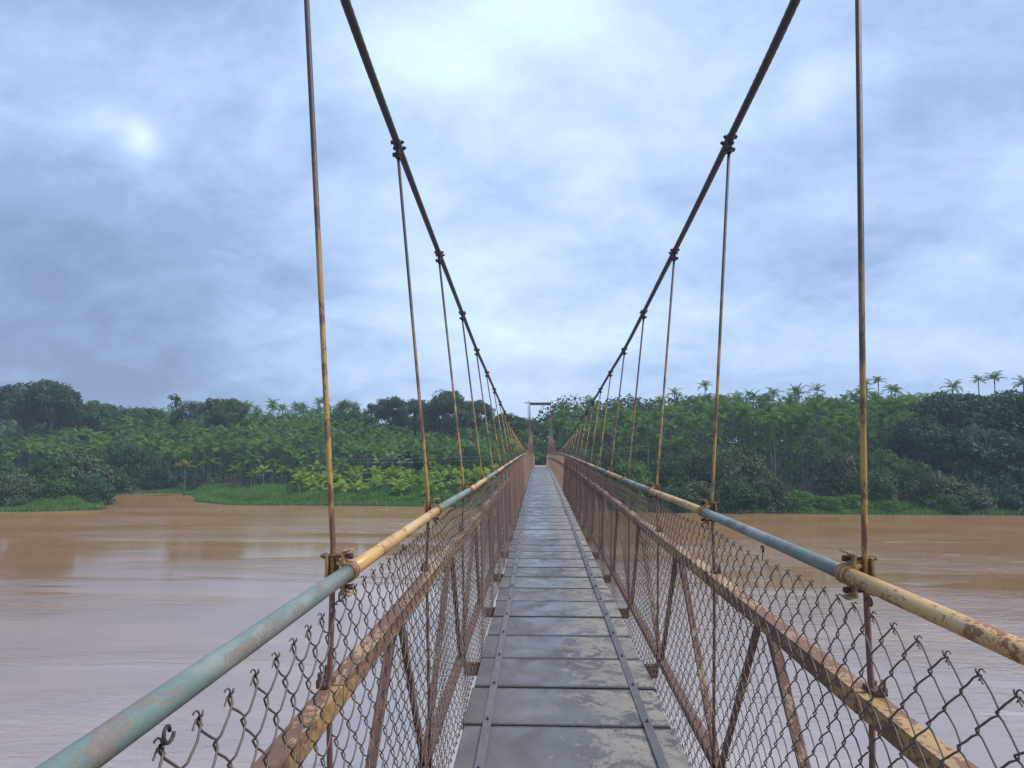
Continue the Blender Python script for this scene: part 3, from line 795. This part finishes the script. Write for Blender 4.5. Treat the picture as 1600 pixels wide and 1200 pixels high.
_cache = {}
def crown_of(kind, k, mt):
    key = (kind, k, mt)
    if key not in _cache: _cache[key] = BC[kind][k][0].mesh('crown', M[mt])
    return _cache[key]
_tc = {}
def limbs(kind, k, hz):          # trunk with limbs that reach the clumps; crown centre at z = hz
    key = (kind, k, round(hz, 1))
    if key in _tc: return _tc[key]
    r = random.Random(k + 5); mb = MB(); cs = BC[kind][k][1]
    r0 = .28 if kind in ('dome',) else .14
    if kind == 'spindly': r0 = .10
    fork = hz - (2.6 if kind == 'dome' else 1.4 if kind != 'spindly' else -2.2)
    q = np.linspace(0, 1, 6)
    mb.tubes(np.stack([.15 * np.sin(q * 3), .1 * np.sin(q * 4), fork * q - .3 * (1 - q)], 1), np.linspace(r0 * 1.25, r0 * .8, 6), 8, (1, 0, 0))
    top = np.array([.15 * math.sin(3), .1 * math.sin(4), fork])
    if kind != 'spindly':
        for c in cs[::3]:
            e = np.array(c) + np.array([0, 0, hz]); md = top * .55 + e * .45 + np.array([0, 0, .35])
            P = np.array([top, top * .75 + md * .25, md, md * .5 + e * .5 + np.array([0, 0, .1]), e]); mb.tubes(P, np.linspace(r0 * .5, .03, 5), 5, (.3, .2, .9))
    else:
        for c in cs[::2]:
            e = np.array(c) + np.array([0, 0, hz]); mb.tubes([[top[0], top[1], e[2] - .4], e], [.03, .015], 4, (.3, .2, .9))
    _tc[key] = mb.mesh('trunk', M['wood'], True); return _tc[key]
def tree(x, y, ztop_, sx, kind, mt, label, name='broadleaf_tree', cat='tree', group=None, seed=0, sy=None):
    """crown top at height ztop_, half width sx metres"""
    R0 = {'dome': (4.6, 3.2), 'bush': (3.4, 3.4), 'loose': (2.6, 2.8), 'spindly': (1.1, 2.6)}[kind]
    zb = G(x, y) - .1; r = random.Random(seed * 7 + 1)
    sc = sx / R0[0]
    H = ztop_ - zb
    if kind == 'bush': szz = H / (R0[1] * 1.12); hz = .1
    else:
        szz = min(sc * 1.15, H * .62 / (R0[1] * 1.5)) if kind != 'spindly' else sc
        hz = H / szz - R0[1] * 1.08 if kind != 'spindly' else H / szz - R0[1]
    k = r.randrange(len(BC[kind]))
    e = empty(name, (x, y, zb), 0); tag(e, label, cat, group)
    rz = r.uniform(0, 6.28)
    if kind != 'bush':
        hz = round(hz, 1)
        inst('trunk', limbs(kind, k, hz), e, rot=(0, 0, rz), sc=(sc, sc, szz))
    inst('crown', crown_of(kind, k, mt), e, (0, 0, hz * szz), (0, 0, rz), (sc, sc if sy is None else sy / R0[0], szz))
    return e

# --- the palm plantation left of the bridge, on the rising slope
npalm = 0; r = random.Random(11); fillp = []
def topline(px):      # photo row of the skyline
    return float(np.interp(px, [0, 90, 170, 210, 265, 330, 400, 480, 540, 600, 700, 760, 820, 860, 930, 960, 1000, 1050, 1100, 1170, 1240, 1290, 1350, 1400, 1450, 1520, 1600],
                               [640, 640, 632, 632, 632, 628, 624, 622, 622, 650, 660, 650, 650, 622, 620, 630, 622, 612, 606, 608, 604, 604, 600, 602, 606, 600, 604]))
rows = [101.5, 105, 109.5, 114, 119, 124.5, 130, 136, 143, 150]
for ri, D in enumerate(rows):
    px = 30 + r.uniform(0, 20) if ri > 3 else 215 + 10 * ri
    f = ri / (len(rows) - 1)
    while px < 835:
        q = px + r.uniform(-8, 8); x = gx(q, D) ; y = D + r.uniform(-1.8, 1.8); zg = G(x, y)
        ys_ = topline(q); yt = 712 + (ys_ + 4 - 712) * f ** .75 + r.uniform(-7, 7)
        if q < 230: yt = max(yt, 640)
        h = gz(yt, D) - zg - 1.2
        h = min(max(h, 3.2), 12.5)
        right_gap = (ri < 2 and q > 560)
        if not right_gap and sdist(np.array([x]), np.array([y]))[0] > 1.5:
            if ri >= 2 or r.random() < .8:
                palm(x, y, h, 1000 + npalm, 'slender palm with a feathery crown, one of the dense plantation left of the bridge', 'palms of the plantation left of the bridge'); npalm += 1
        px += 32 * 112 / D + r.uniform(-3, 5)
# --- palms right of the bridge: tall straight grove
for ri, D in enumerate([92, 97, 102, 108, 115]):
    px = 866 + ri * 5; f = ri / 4
    while px < (1440 if ri > 0 else 1400):
        q = px + r.uniform(-7, 7)
        if ri == 0 and q < 1180: px += 24; continue
        x = gx(q, D); y = D + r.uniform(-1.5, 1.5); zg = G(x, y)
        yt = topline(q) + 6 + (1 - f) * 34 + r.uniform(-4, 14)
        h = min(gz(yt, D) - zg - 1.2, 16.5)
        palm(x, y, h, 3000 + npalm, 'tall slender palm with pale trunk in the grove right of the bridge', 'palms of the grove right of the bridge', cs=1.0); npalm += 1
        px += 34 + r.uniform(-3, 6)
# --- palms that stand out against the sky, each with its own label
for px, py, D, cs, lab in [
    (1098, 588, 108, 1.35, 'tallest bushy palm rising above the grove beside the second hanger right of the deck'),
    (1050, 603, 104, 1.0, 'palm crown poking up just left of the tall bushy palm right of the bridge'),
    (1168, 604, 106, 1.0, 'palm crown on the skyline right of the tall bushy palm'),
    (1238, 599, 106, .9, 'small dark palm crown on the skyline left of a close pair'),
    (1273, 597, 106, 1.1, 'dark spreading palm crown left of the nearest right hanger rod'),
    (1344, 589, 110, 1.0, 'palm silhouette immediately right of the nearest right hanger rod'),
    (1362, 584, 104, 1.1, 'star shaped palm silhouette high on the skyline right of the nearest right hanger rod'),
    (1388, 599, 106, 1.1, 'drooping palm crown low on the skyline left of the wooded far right bank'),
    (1474, 592, 102, 1.2, 'lone drooping palm left of the twin palms above the dark trees at right'),
    (1514, 584, 103, .95, 'shorter of the twin palms above the dark trees at far right'),
    (1536, 578, 100, 1.25, 'taller of the twin palms with wide umbrella crown at far right'),
    (1582, 586, 100, 1.3, 'rightmost palm with ragged crown above the dark trees'),
    (955, 640, 96, 1.0, 'palm partly behind the right main cable just right of the tower')]:
    x = gx(px, D); palm(x, D, gz(py + 6, D) - G(x, D) - 1.0 * cs, px, lab, None, cs=cs * .66)
print('palms', npalm)
# --- palms too many to count: one mass filling the plantation
fill = MB(); cnt = 0
for D in (107, 112, 117, 122, 127, 133, 140, 147, 154):
    px = 0
    while px < 1500:
        q = px + r.uniform(-10, 10)
        if 835 < q < 862: px += 20; continue
        y = D + r.uniform(-2, 2); x = gx(q, D)
        zg = G(x, y); yt = 715 + (topline(q) + 12 - 715) * ((D - 100) / 54) ** .6 + r.uniform(-5, 12)
        if q > 860: yt = topline(q) + r.uniform(8, 105)
        zt = min(gz(yt, D), zg + 13) ; c = CR[r.randrange(8)]; a = r.uniform(0, 6.28)
        fill.merge(c, Matrix.Translation((x, y, zt - .9)) @ Matrix.Rotation(a, 4, 'Z') @ Matrix.Rotation(r.uniform(-.2, .2), 4, 'X') @ Matrix.Scale(r.uniform(.75, 1.05), 4)); cnt += 1
        fill.tubes([[x, y, zg], [x, y, zt - 1.2]], [.09, .065], 4, (1, 0, 0), tint=.35)
        px += 20 + r.uniform(-5, 8)
for D in (93, 96, 99, 103, 107):
    px = 875
    while px < 1440:
        q = px + r.uniform(-9, 9); y = D + r.uniform(-1.5, 1.5); x = gx(q, D); zg = G(x, y); yt = topline(q) + r.uniform(22, 100)
        zt = gz(yt, D)
        if not (D < 97 and q < 1180):
            fill.merge(CR[r.randrange(8)], Matrix.Translation((x, y, zt - .9)) @ Matrix.Rotation(r.uniform(0, 6.28), 4, 'Z') @ Matrix.Scale(r.uniform(.8, 1.1), 4)); fill.tubes([[x, y, zg], [x + r.uniform(-.4, .4), y, zt - 1.2]], [.09, .065], 4, (1, 0, 0), tint=.35)
        px += 27 + r.uniform(-6, 8)
tag(fill.build('palm_grove', M['palm']), 'mass of palms deep inside the plantation behind the front rows', 'palm grove', kind='stuff')
# --- far wood behind everything
fw = MB(); rr = np.random.default_rng(5)
for i in range(620):
    D = rr.uniform(150, 185); px = rr.uniform(-260, 1900); x = gx(px, D); zg = G(x, D)
    zt = gz(np.interp(px, [0, 90, 180, 330, 560, 800, 1000, 1600], [630, 622, 634, 634, 640, 652, 632, 622]) + rr.uniform(0, 40), D)
    leaf_cloud(fw, (x, D, zt - 2.0), (3.4, 3, 2.3), 130, .6, rr)
for i in range(500):
    D = rr.uniform(104, 150); px = rr.uniform(-200, 1800); x = gx(px, D); zg = G(x, D)
    leaf_cloud(fw, (x, D, zg + 1.1), (2.8, 2.4, 1.7), 70, .5, rr)
for i in range(420):
    D = rr.uniform(118, 150); px = rr.uniform(855, 1700); x = gx(px, D); zg = G(x, D)
    leaf_cloud(fw, (x, D, rr.uniform(zg + 1, gz(632, D))), (3.2, 2.6, 2.2), 90, .5, rr)
tag(fw.build('far_wood', M['leafdark']), 'dark far-off wood and undergrowth behind the palms', 'wood', kind='stuff')

# --- broadleaf trees one can tell apart
T = [
 (20, 588, 128, 6.6, 'dome', 'leafdark', 'big dark tree cut by the left edge of the photo on the hill top'),
 (62, 583, 124, 5.6, 'dome', 'leafdark', 'tallest dark domed tree on the skyline at far left'),
 (118, 616, 132, 6.0, 'dome', 'leaf', 'low rounded tree on the skyline just right of the dark domed tree'),
 (165, 624, 134, 5.0, 'dome', 'leaf', 'flat topped green tree on the left skyline between dome tree and spindly tree'),
 (215, 630, 136, 4.2, 'dome', 'leaf', 'small low tree on the skyline left of the spindly tree'),
 (264, 610, 126, 1.3, 'spindly', 'leafdark', 'thin spindly tree sticking out of the left skyline'),
 (283, 619, 126, 2.2, 'loose', 'leafgrey', 'pale airy small tree right of the spindly tree on the left skyline'),
 (302, 624, 126, 1.5, 'loose', 'leafgrey', 'smallest airy tree on the left skyline'),
 (319, 619, 126, 1.3, 'spindly', 'leafdark', 'second thin tree on the left skyline beside the palms'),
 (352, 620, 128, 4.0, 'dome', 'leaf', 'rounded tree on the skyline between the thin tree and the left hanger rod'),
 (540, 620, 132, 2.6, 'loose', 'leaf', 'conical small tree on the skyline just right of the nearest left hanger rod'),
 (578, 628, 132, 1.2, 'spindly', 'leafdark', 'sparse twiggy tree on the skyline left of the big dark trees'),
 (610, 614, 138, 4.2, 'dome', 'leafdark', 'left one of the big dark trees behind the second left hanger'),
 (648, 622, 140, 4.4, 'dome', 'leafdark', 'lower middle tree of the big dark trees left of the tower'),
 (700, 608, 136, 6.4, 'dome', 'leafdark', 'tallest of the big dark trees left of the tower'),
 (745, 624, 138, 4.2, 'dome', 'leafdark', 'right end tree of the big dark trees left of the tower'),
 (793, 640, 134, 4.2, 'dome', 'leaf', 'low green tree between the left main cable and the tower'),
 (820, 648, 122, 3.2, 'dome', 'leaf', 'green tree directly left of the bridge tower'),
 (1530, 600, 93, 7.0, 'dome', 'leafdark', 'huge dark tree topping the wooded bank at far right'),
 (1460, 612, 95, 5.6, 'dome', 'leafdark', 'dark broad tree left of the huge one at far right'),
 (1600, 606, 90, 6.5, 'dome', 'leafdark', 'dark tree cut by the right edge of the photo'),
 (1420, 650, 90, 4.6, 'dome', 'leafdark', 'mid height dark tree between the palms and the wooded far right bank'),
 (1500, 660, 86, 5.4, 'dome', 'leafdark', 'spreading dark tree half way up the far right bank'),
 (1580, 672, 84, 5.2, 'dome', 'leafdark', 'lower dark tree near the right edge of the photo'),
]
for i, (px, py, D, sx, kd, mt, lab) in enumerate(T):
    tree(gx(px, D), D, gz(py, D), sx, kd, mt, lab, seed=i)
# --- bushes at the water's edge
B = [
 (12, 728, 80, 3.6, 'leafgrey', 'olive bush at the left edge of the photo behind the reeds'), (58, 700, 86, 4.2, 'leaf', 'grey-green shrub behind the left reed bed, second from the photo edge'),
 (105, 690, 89, 4.6, 'leafgrey', 'tall feathery shrub left of the inlet with a brownish top'), (80, 738, 81.5, 2.9, 'leaf', 'low dark shrub at the back of the left reed bed'),
 (130, 728, 84, 3.2, 'leafdark', 'dark rounded shrub behind the tip of the left reed bed'), (182, 674, 106, 4.8, 'leaf', 'large rounded tree-like bush at the head of the inlet'),
 (150, 715, 100, 4.2, 'leaf', 'shrub at the left bank of the inlet'), (212, 712, 107, 4.4, 'leaf', 'broad leafy bush overhanging the water at the end of the inlet'), (240, 738, 105.5, 2.6, 'leafdark', 'small dark bush right of the inlet head'),
 (905, 690, 85, 3.0, 'leaf', 'rounded bush just right of the bridge deck end'), (945, 684, 88, 3.6, 'leafgrey', 'broad olive bush behind the first bushes right of the tower'), (985, 706, 82, 3.2, 'leafbright', 'bright green bush by the water right of the tower'),
 (1035, 700, 83, 3.6, 'leaf', 'green shrub in front of the palms behind the third right hanger'), (1075, 684, 85, 3.6, 'leafgrey', 'taller grey shrub left of the second right hanger'), (1120, 680, 84, 3.8, 'leafgrey', 'brownish grey thicket behind the second right hanger'),
 (1160, 676, 85, 3.8, 'leafgrey', 'highest grey thicket right of the second right hanger'), (1085, 740, 79.5, 2.9, 'leafgrey', 'low twiggy shrub at the waterline near the second right hanger'), (1140, 738, 79, 3.0, 'leaf', 'low dark shrub overhanging the water right of the second right hanger'), (1190, 735, 79.5, 2.8, 'leafgrey', 'pale low shrub at the waterline below the grey thicket'), (1040, 750, 79.5, 2.6, 'leaf', 'low shrub at the waterline under the third right hanger'),
 (1232, 758, 79.5, 2.6, 'leafbright', 'low creeper covered mound left of the nearest right rod'), (1275, 768, 79.5, 2.5, 'leafbright', 'lowest bright creeper mound at the right waterline'), (1320, 766, 79.5, 2.6, 'leafbright', 'creeper mound behind the nearest right rod'), (1368, 775, 79, 2.4, 'leafbright', 'bright creeper tip right of the nearest right rod'),
 (1300, 690, 86, 3.6, 'leafgrey', 'grey bush behind the nearest right rod under the palms'), (1352, 682, 86, 3.8, 'leaf', 'green tree-like bush right of the nearest right rod'), (1345, 722, 82, 3.2, 'leaf', 'leafy bush above the creepers right of the nearest right rod'), (1400, 700, 84, 4.0, 'leaf', 'rounded bush at the foot of the wooded right bank'), (1440, 722, 81, 3.8, 'leafgrey', 'brown-green bush by the water at right'), (1490, 742, 79.5, 3.2, 'leafgrey', 'low grey bush by the water left of the dark overhanging tree'),
 (1450, 762, 78.5, 2.6, 'leaf', 'low leafy bush at the waterline at right'), (1540, 700, 82, 4.6, 'leafdark', 'dark overhanging bush on the far right bank'), (1592, 712, 80, 4.2, 'leafdark', 'dark overhanging bush cut by the right edge of the photo'), (1555, 750, 79, 3.2, 'leafdark', 'low dark bush in the shade of the far right bank'),
 (640, 676, 112, 3.0, 'leaf', 'low tree between the palm rows behind the second left hanger'), (800, 700, 100, 3.0, 'leaf', 'leafy bush left of the deck end behind the hangers'), (770, 690, 104, 3.4, 'leafbright', 'fresh green bush behind the young palms near the bridge'), (730, 684, 106, 3.0, 'leaf', 'bush behind the young palms left of the bridge'),
]
for i, (px, py, D, sx, mt, lab) in enumerate(B):
    tree(gx(px, D), D, gz(py, D), sx, 'bush', mt, lab, 'bush', 'bush', seed=40 + i)
# --- leafless branches standing in the thickets
def dead_tree(px, py, D, seed, lab):
    rr_ = random.Random(seed); x = gx(px, D); zb = G(x, D); zt = gz(py, D); H = zt - zb
    e = empty('dead_tree', (x, D, zb - .1)); tag(e, lab, 'dead tree'); tk, brn = MB(), MB()
    def grow(p, d, L, r_, lv, out):
        n_ = 5; P = [p.copy()]
        for _k in range(n_ - 1):
            d = (d + Vector((rr_.uniform(-.25, .25), rr_.uniform(-.25, .25), rr_.uniform(-.05, .12)))).normalized(); P.append(P[-1] + d * L / (n_ - 1))
        out.tubes([tuple(v_) for v_ in P], np.linspace(r_, r_ * .45, n_), 5, (.3, .9, .1))
        if lv < 3:
            for _k in range(3): grow(P[rr_.choice((2, 3, 4))], (d + Vector((rr_.uniform(-.9, .9), rr_.uniform(-.6, .6), rr_.uniform(-.1, .6)))).normalized(), L * .55, r_ * .55, lv + 1, brn)
    grow(Vector((0, 0, 0)), Vector((rr_.uniform(-.2, .2), 0, 1)), H * .62, .11, 0, tk)
    tk.build('trunk', M['bark'], e, True); brn.build('branches', M['bark'], e, True)
dead_tree(1203, 706, 80, 3, 'pale leafless branches at the edge of the grey thicket left of the nearest right rod')
dead_tree(1503, 640, 83.5, 8, 'pale bare branches reaching out of the dark trees on the far right bank')
dead_tree(1128, 690, 79.5, 5, 'bare twiggy tree in front of the thicket behind the second right hanger')
# --- bushes past both photo edges, so a step to the side still meets a bank
for i in range(26):
    s_ = -1 if i % 2 else 1; px = (-60 - 34 * (i // 2)) if s_ < 0 else (1650 + 34 * (i // 2)); D = 82 + (i * 7 % 11)
    tree(gx(px, D), D, gz(690 - (i * 37 % 50), D), 5, 'bush', 'leafdark' if s_ > 0 else 'leaf', 'dense dark bush on the wooded bank beyond the edge of the photo', 'bush', 'bush', 'bushes beyond the photo edge', seed=90 + i)
# --- young palms in the clearing
yp = []; n = 0
for D in (88, 90.5, 93, 95.5, 98, 101):
    px = 470 - (D - 89) * 3 + r.uniform(0, 30) + (40 if D < 89 else 0)
    while px < 790:
        q = px + r.uniform(-5, 5); x = gx(q, D); y = D + r.uniform(-.8, .8); h = r.uniform(.4, 1.6) + (D - 89) * .06
        if sdist(np.array([x]), np.array([y]))[0] > 3:
            palm(x, y, h, 7000 + n, 'knee to head high yellow-green young palm planted in the clearing by the river', 'young palms in the riverside clearing', YGM[n % 5], r.uniform(.85, 1.1), name='young_palm'); n += 1
        px += (46 if D < 89 else 28 if D < 92 else 23) * 92 / D + r.uniform(-6, 9)
for px, py, D, lab in [(282, 728, 98, 'golden yellow small palm at the edge of the clearing right of the inlet'), (360, 734, 99, 'yellowish small palm with trunk in front of the plantation at left'), (408, 735, 97, 'yellowish small palm left of the young palms in the clearing'), (392, 742, 101, 'pale green small palm between the two yellowish palms')]:
    x = gx(px, D); palm(x, D, gz(py, D) - G(x, D) - .6, px, lab, None, YGD[px % 2] if 'golden' in lab else YGM[px % 5], .95, name='young_palm')
# --- banana plants
def banana(px, D, h, seed, lab):
    x = gx(px, D); e = empty('banana_plant', (x, D, G(x, D) - .05)); tag(e, lab, 'banana plant'); rr_ = random.Random(seed)
    mb = MB(); mb.tubes([[0, 0, 0], [.03, 0, h * .6], [.05, 0, h]], [.16, .12, .06], 8, (1, 0, 0), tint=.6); mb.build('stem', M['banana'], e, True)
    for i in range(7):
        az = i * 2.4 + rr_.uniform(-.3, .3); el = R(rr_.uniform(35, 80)); L = rr_.uniform(1.7, 2.3); n_ = 8; q = np.linspace(0, 1, n_); ee = el - 1.5 * q ** 1.5
        hx = np.concatenate([[0], np.cumsum(np.cos(ee[:-1]) * L / 7)]); hz = h + np.concatenate([[0], np.cumsum(np.sin(ee[:-1]) * L / 7)])
        w = .30 * np.sin(np.pi * np.clip(q * .92 + .06, 0, 1)) ** .6; d = np.array([math.cos(az), math.sin(az)]); sd_ = np.array([-d[1], d[0]])
        V = []
        for a_, b_, c_ in zip(hx, hz, w): V += [[*(d * a_ + sd_ * c_), b_ - c_ * .35], [*(d * a_), b_], [*(d * a_ - sd_ * c_), b_ - c_ * .35]]
        Q = [[i_ * 3 + k_, i_ * 3 + k_ + 1, i_ * 3 + k_ + 4, i_ * 3 + k_ + 3] for i_ in range(n_ - 1) for k_ in (0, 1)]
        m2 = MB(); m2.add(V, Q, None, rr_.uniform(.3, .9)); m2.build('leaf', M['banana'], e, True)
banana(592, 103, 3.4, 1, 'pale banana plant left of the pair behind the young palms'); banana(612, 104, 3.9, 2, 'taller banana plant with arching leaves behind the young palms'); banana(628, 103, 3.2, 3, 'small banana plant nearest the second left hanger')
# --- reeds and grass along the water (nobody could count the blades)
def grass(name, n, region, hmin, hmax, label, seed):
    rr = np.random.default_rng(seed); pts = []
    while len(pts) < n:
        X = rr.uniform(region[0], region[1], n); Y = rr.uniform(region[2], region[3], n)
        d = sdist(X, Y); ok = (d > -.7) & (d < region[4] * (0.55 + .45 * rr.random(n)))
        if len(region) > 5: ok &= region[5](X, Y)
        pts += list(zip(X[ok], Y[ok]))
    P = np.array(pts[:n]); z = np.maximum(ground(P[:, 0], P[:, 1]), 0) - .02
    clump = .5 + .5 * np.sin(P[:, 0] * .9 + 2 * np.sin(P[:, 1] * .7)) * np.cos(P[:, 1] * 1.1 + np.sin(P[:, 0] * .6))
    h = (hmin + (hmax - hmin) * clump * rr.uniform(.5, 1, n)) * np.clip(sdist(P[:, 0], P[:, 1]) / 2.4, .45, 1); a = rr.uniform(0, 6.28, n); ln = rr.normal(0, .30, (n, 2)) * h[:, None]
    w = rr.uniform(.03, .07, n); dx, dy = np.cos(a) * w, np.sin(a) * w
    B0 = np.stack([P[:, 0] - dx, P[:, 1] - dy, z], 1); B1 = np.stack([P[:, 0] + dx, P[:, 1] + dy, z], 1)
    M0 = np.stack([P[:, 0] - dx * .8 + ln[:, 0] * .35, P[:, 1] - dy * .8 + ln[:, 1] * .35, z + h * .6], 1); M1 = M0 + np.stack([dx * 1.6, dy * 1.6, 0 * dx], 1)
    Tp = np.stack([P[:, 0] + ln[:, 0], P[:, 1] + ln[:, 1], z + h], 1)
    V = np.stack([B0, B1, M1, M0, Tp], 1).reshape(-1, 3); o = np.arange(n) * 5
    mb = MB(); mb.add(V, np.stack([o, o + 1, o + 2, o + 3], 1), None, np.clip(clump * .5 + rr.uniform(0, .5, n), 0, 1))
    mb.add(V, None, np.stack([o + 3, o + 2, o + 4], 1), .5)
    tag(mb.build(name, M['grass']), label, 'grass', kind='stuff')
grass('reed_bed', 32000, (-95, -46, 72, 98, 11, lambda X, Y: X < -.86 * Y * .62 + 2), .45, 1.35, 'pale green reed bed on the spit left of the inlet', 1)
grass('river_grass', 60000, (-58, 4, 80, 104, 16), .30, 1.25, 'bright green grass along the water in front of the young palms', 2)
grass('bank_grass', 16000, (4, 95, 75, 84, 4), .5, 1.5, 'rough grass fringing the right bank under the bushes', 3)
# small driftwood stuck on the water's edge at right
mb = MB(); mb.tubes([[0, 0, .02], [.5, .05, .1], [.9, -.05, .32], [1.15, 0, .30]], [.05, .07, .06, .02], 7, (0, 1, .1)); mb.tubes([[.5, .05, .1], [.6, .1, .42]], [.035, .012], 6, (0, 1, .1))
dw = mb.build('driftwood', M['bark'], None, True, (gx(1146, 77), 76.6, -.02)); tag(dw, 'small pale piece of driftwood at the right waterline', 'driftwood')

# --- power line behind the bridge
for zo, lab in ((0, 'upper of the two pale power cables running behind the bridge'), (-.45, 'lower of the two pale power cables running behind the bridge')):
    P = []
    for q in np.linspace(0, 1, 25):
        D = 106 - 19 * q; px = 470 + (1010 - 470) * q; P.append([gx(px, D), D, gz(719 - 22 * q, D) + zo - .5 * math.sin(q * np.pi)])
    mb = MB(); mb.tubes(P, .018, 5, (0, 1, 0)); tag(mb.build('power_cable', M['concrete'], None, True), lab, 'cable', 'power cables behind the bridge')
for px, D, yb, lab in ((470, 106, 719, 'weathered power pole among palms left of the clearing'), (1010, 87, 696, 'weathered power pole hidden in the bushes right of the tower')):
    x = gx(px, D); g = G(x, D); zt = gz(yb, D) + .5; e = empty('power_pole', (x, D, g)); tag(e, lab, 'power pole')
    mb = MB(); mb.cyl((0, 0, -.2), (0, 0, zt - g), .1, 8); mb.build('pole', M['bark'], e)
    mb = MB(); mb.box((0, -.13, zt - g - .3), (1.0, .08, .1)); mb.build('cross_arm', M['wood'], e)

# ------------------------------------------------------------------ damp river air
mb = MB(); mb.box((0, 150, 10), (1480, 560, 30))
hz = mb.build('haze', None); tag(hz, kind='stuff')
m = bpy.data.materials.new('damp_air'); m.use_nodes = True; t = NT(m.node_tree); t.n.clear()
v = t.add('ShaderNodeVolumePrincipled'); v.inputs['Color'].default_value = (.72, .84, 1.0, 1); v.inputs['Density'].default_value = .0007
o_ = t.add('ShaderNodeOutputMaterial'); t.l.new(v.outputs[0], o_.inputs['Volume']); hz.data.materials.append(m)
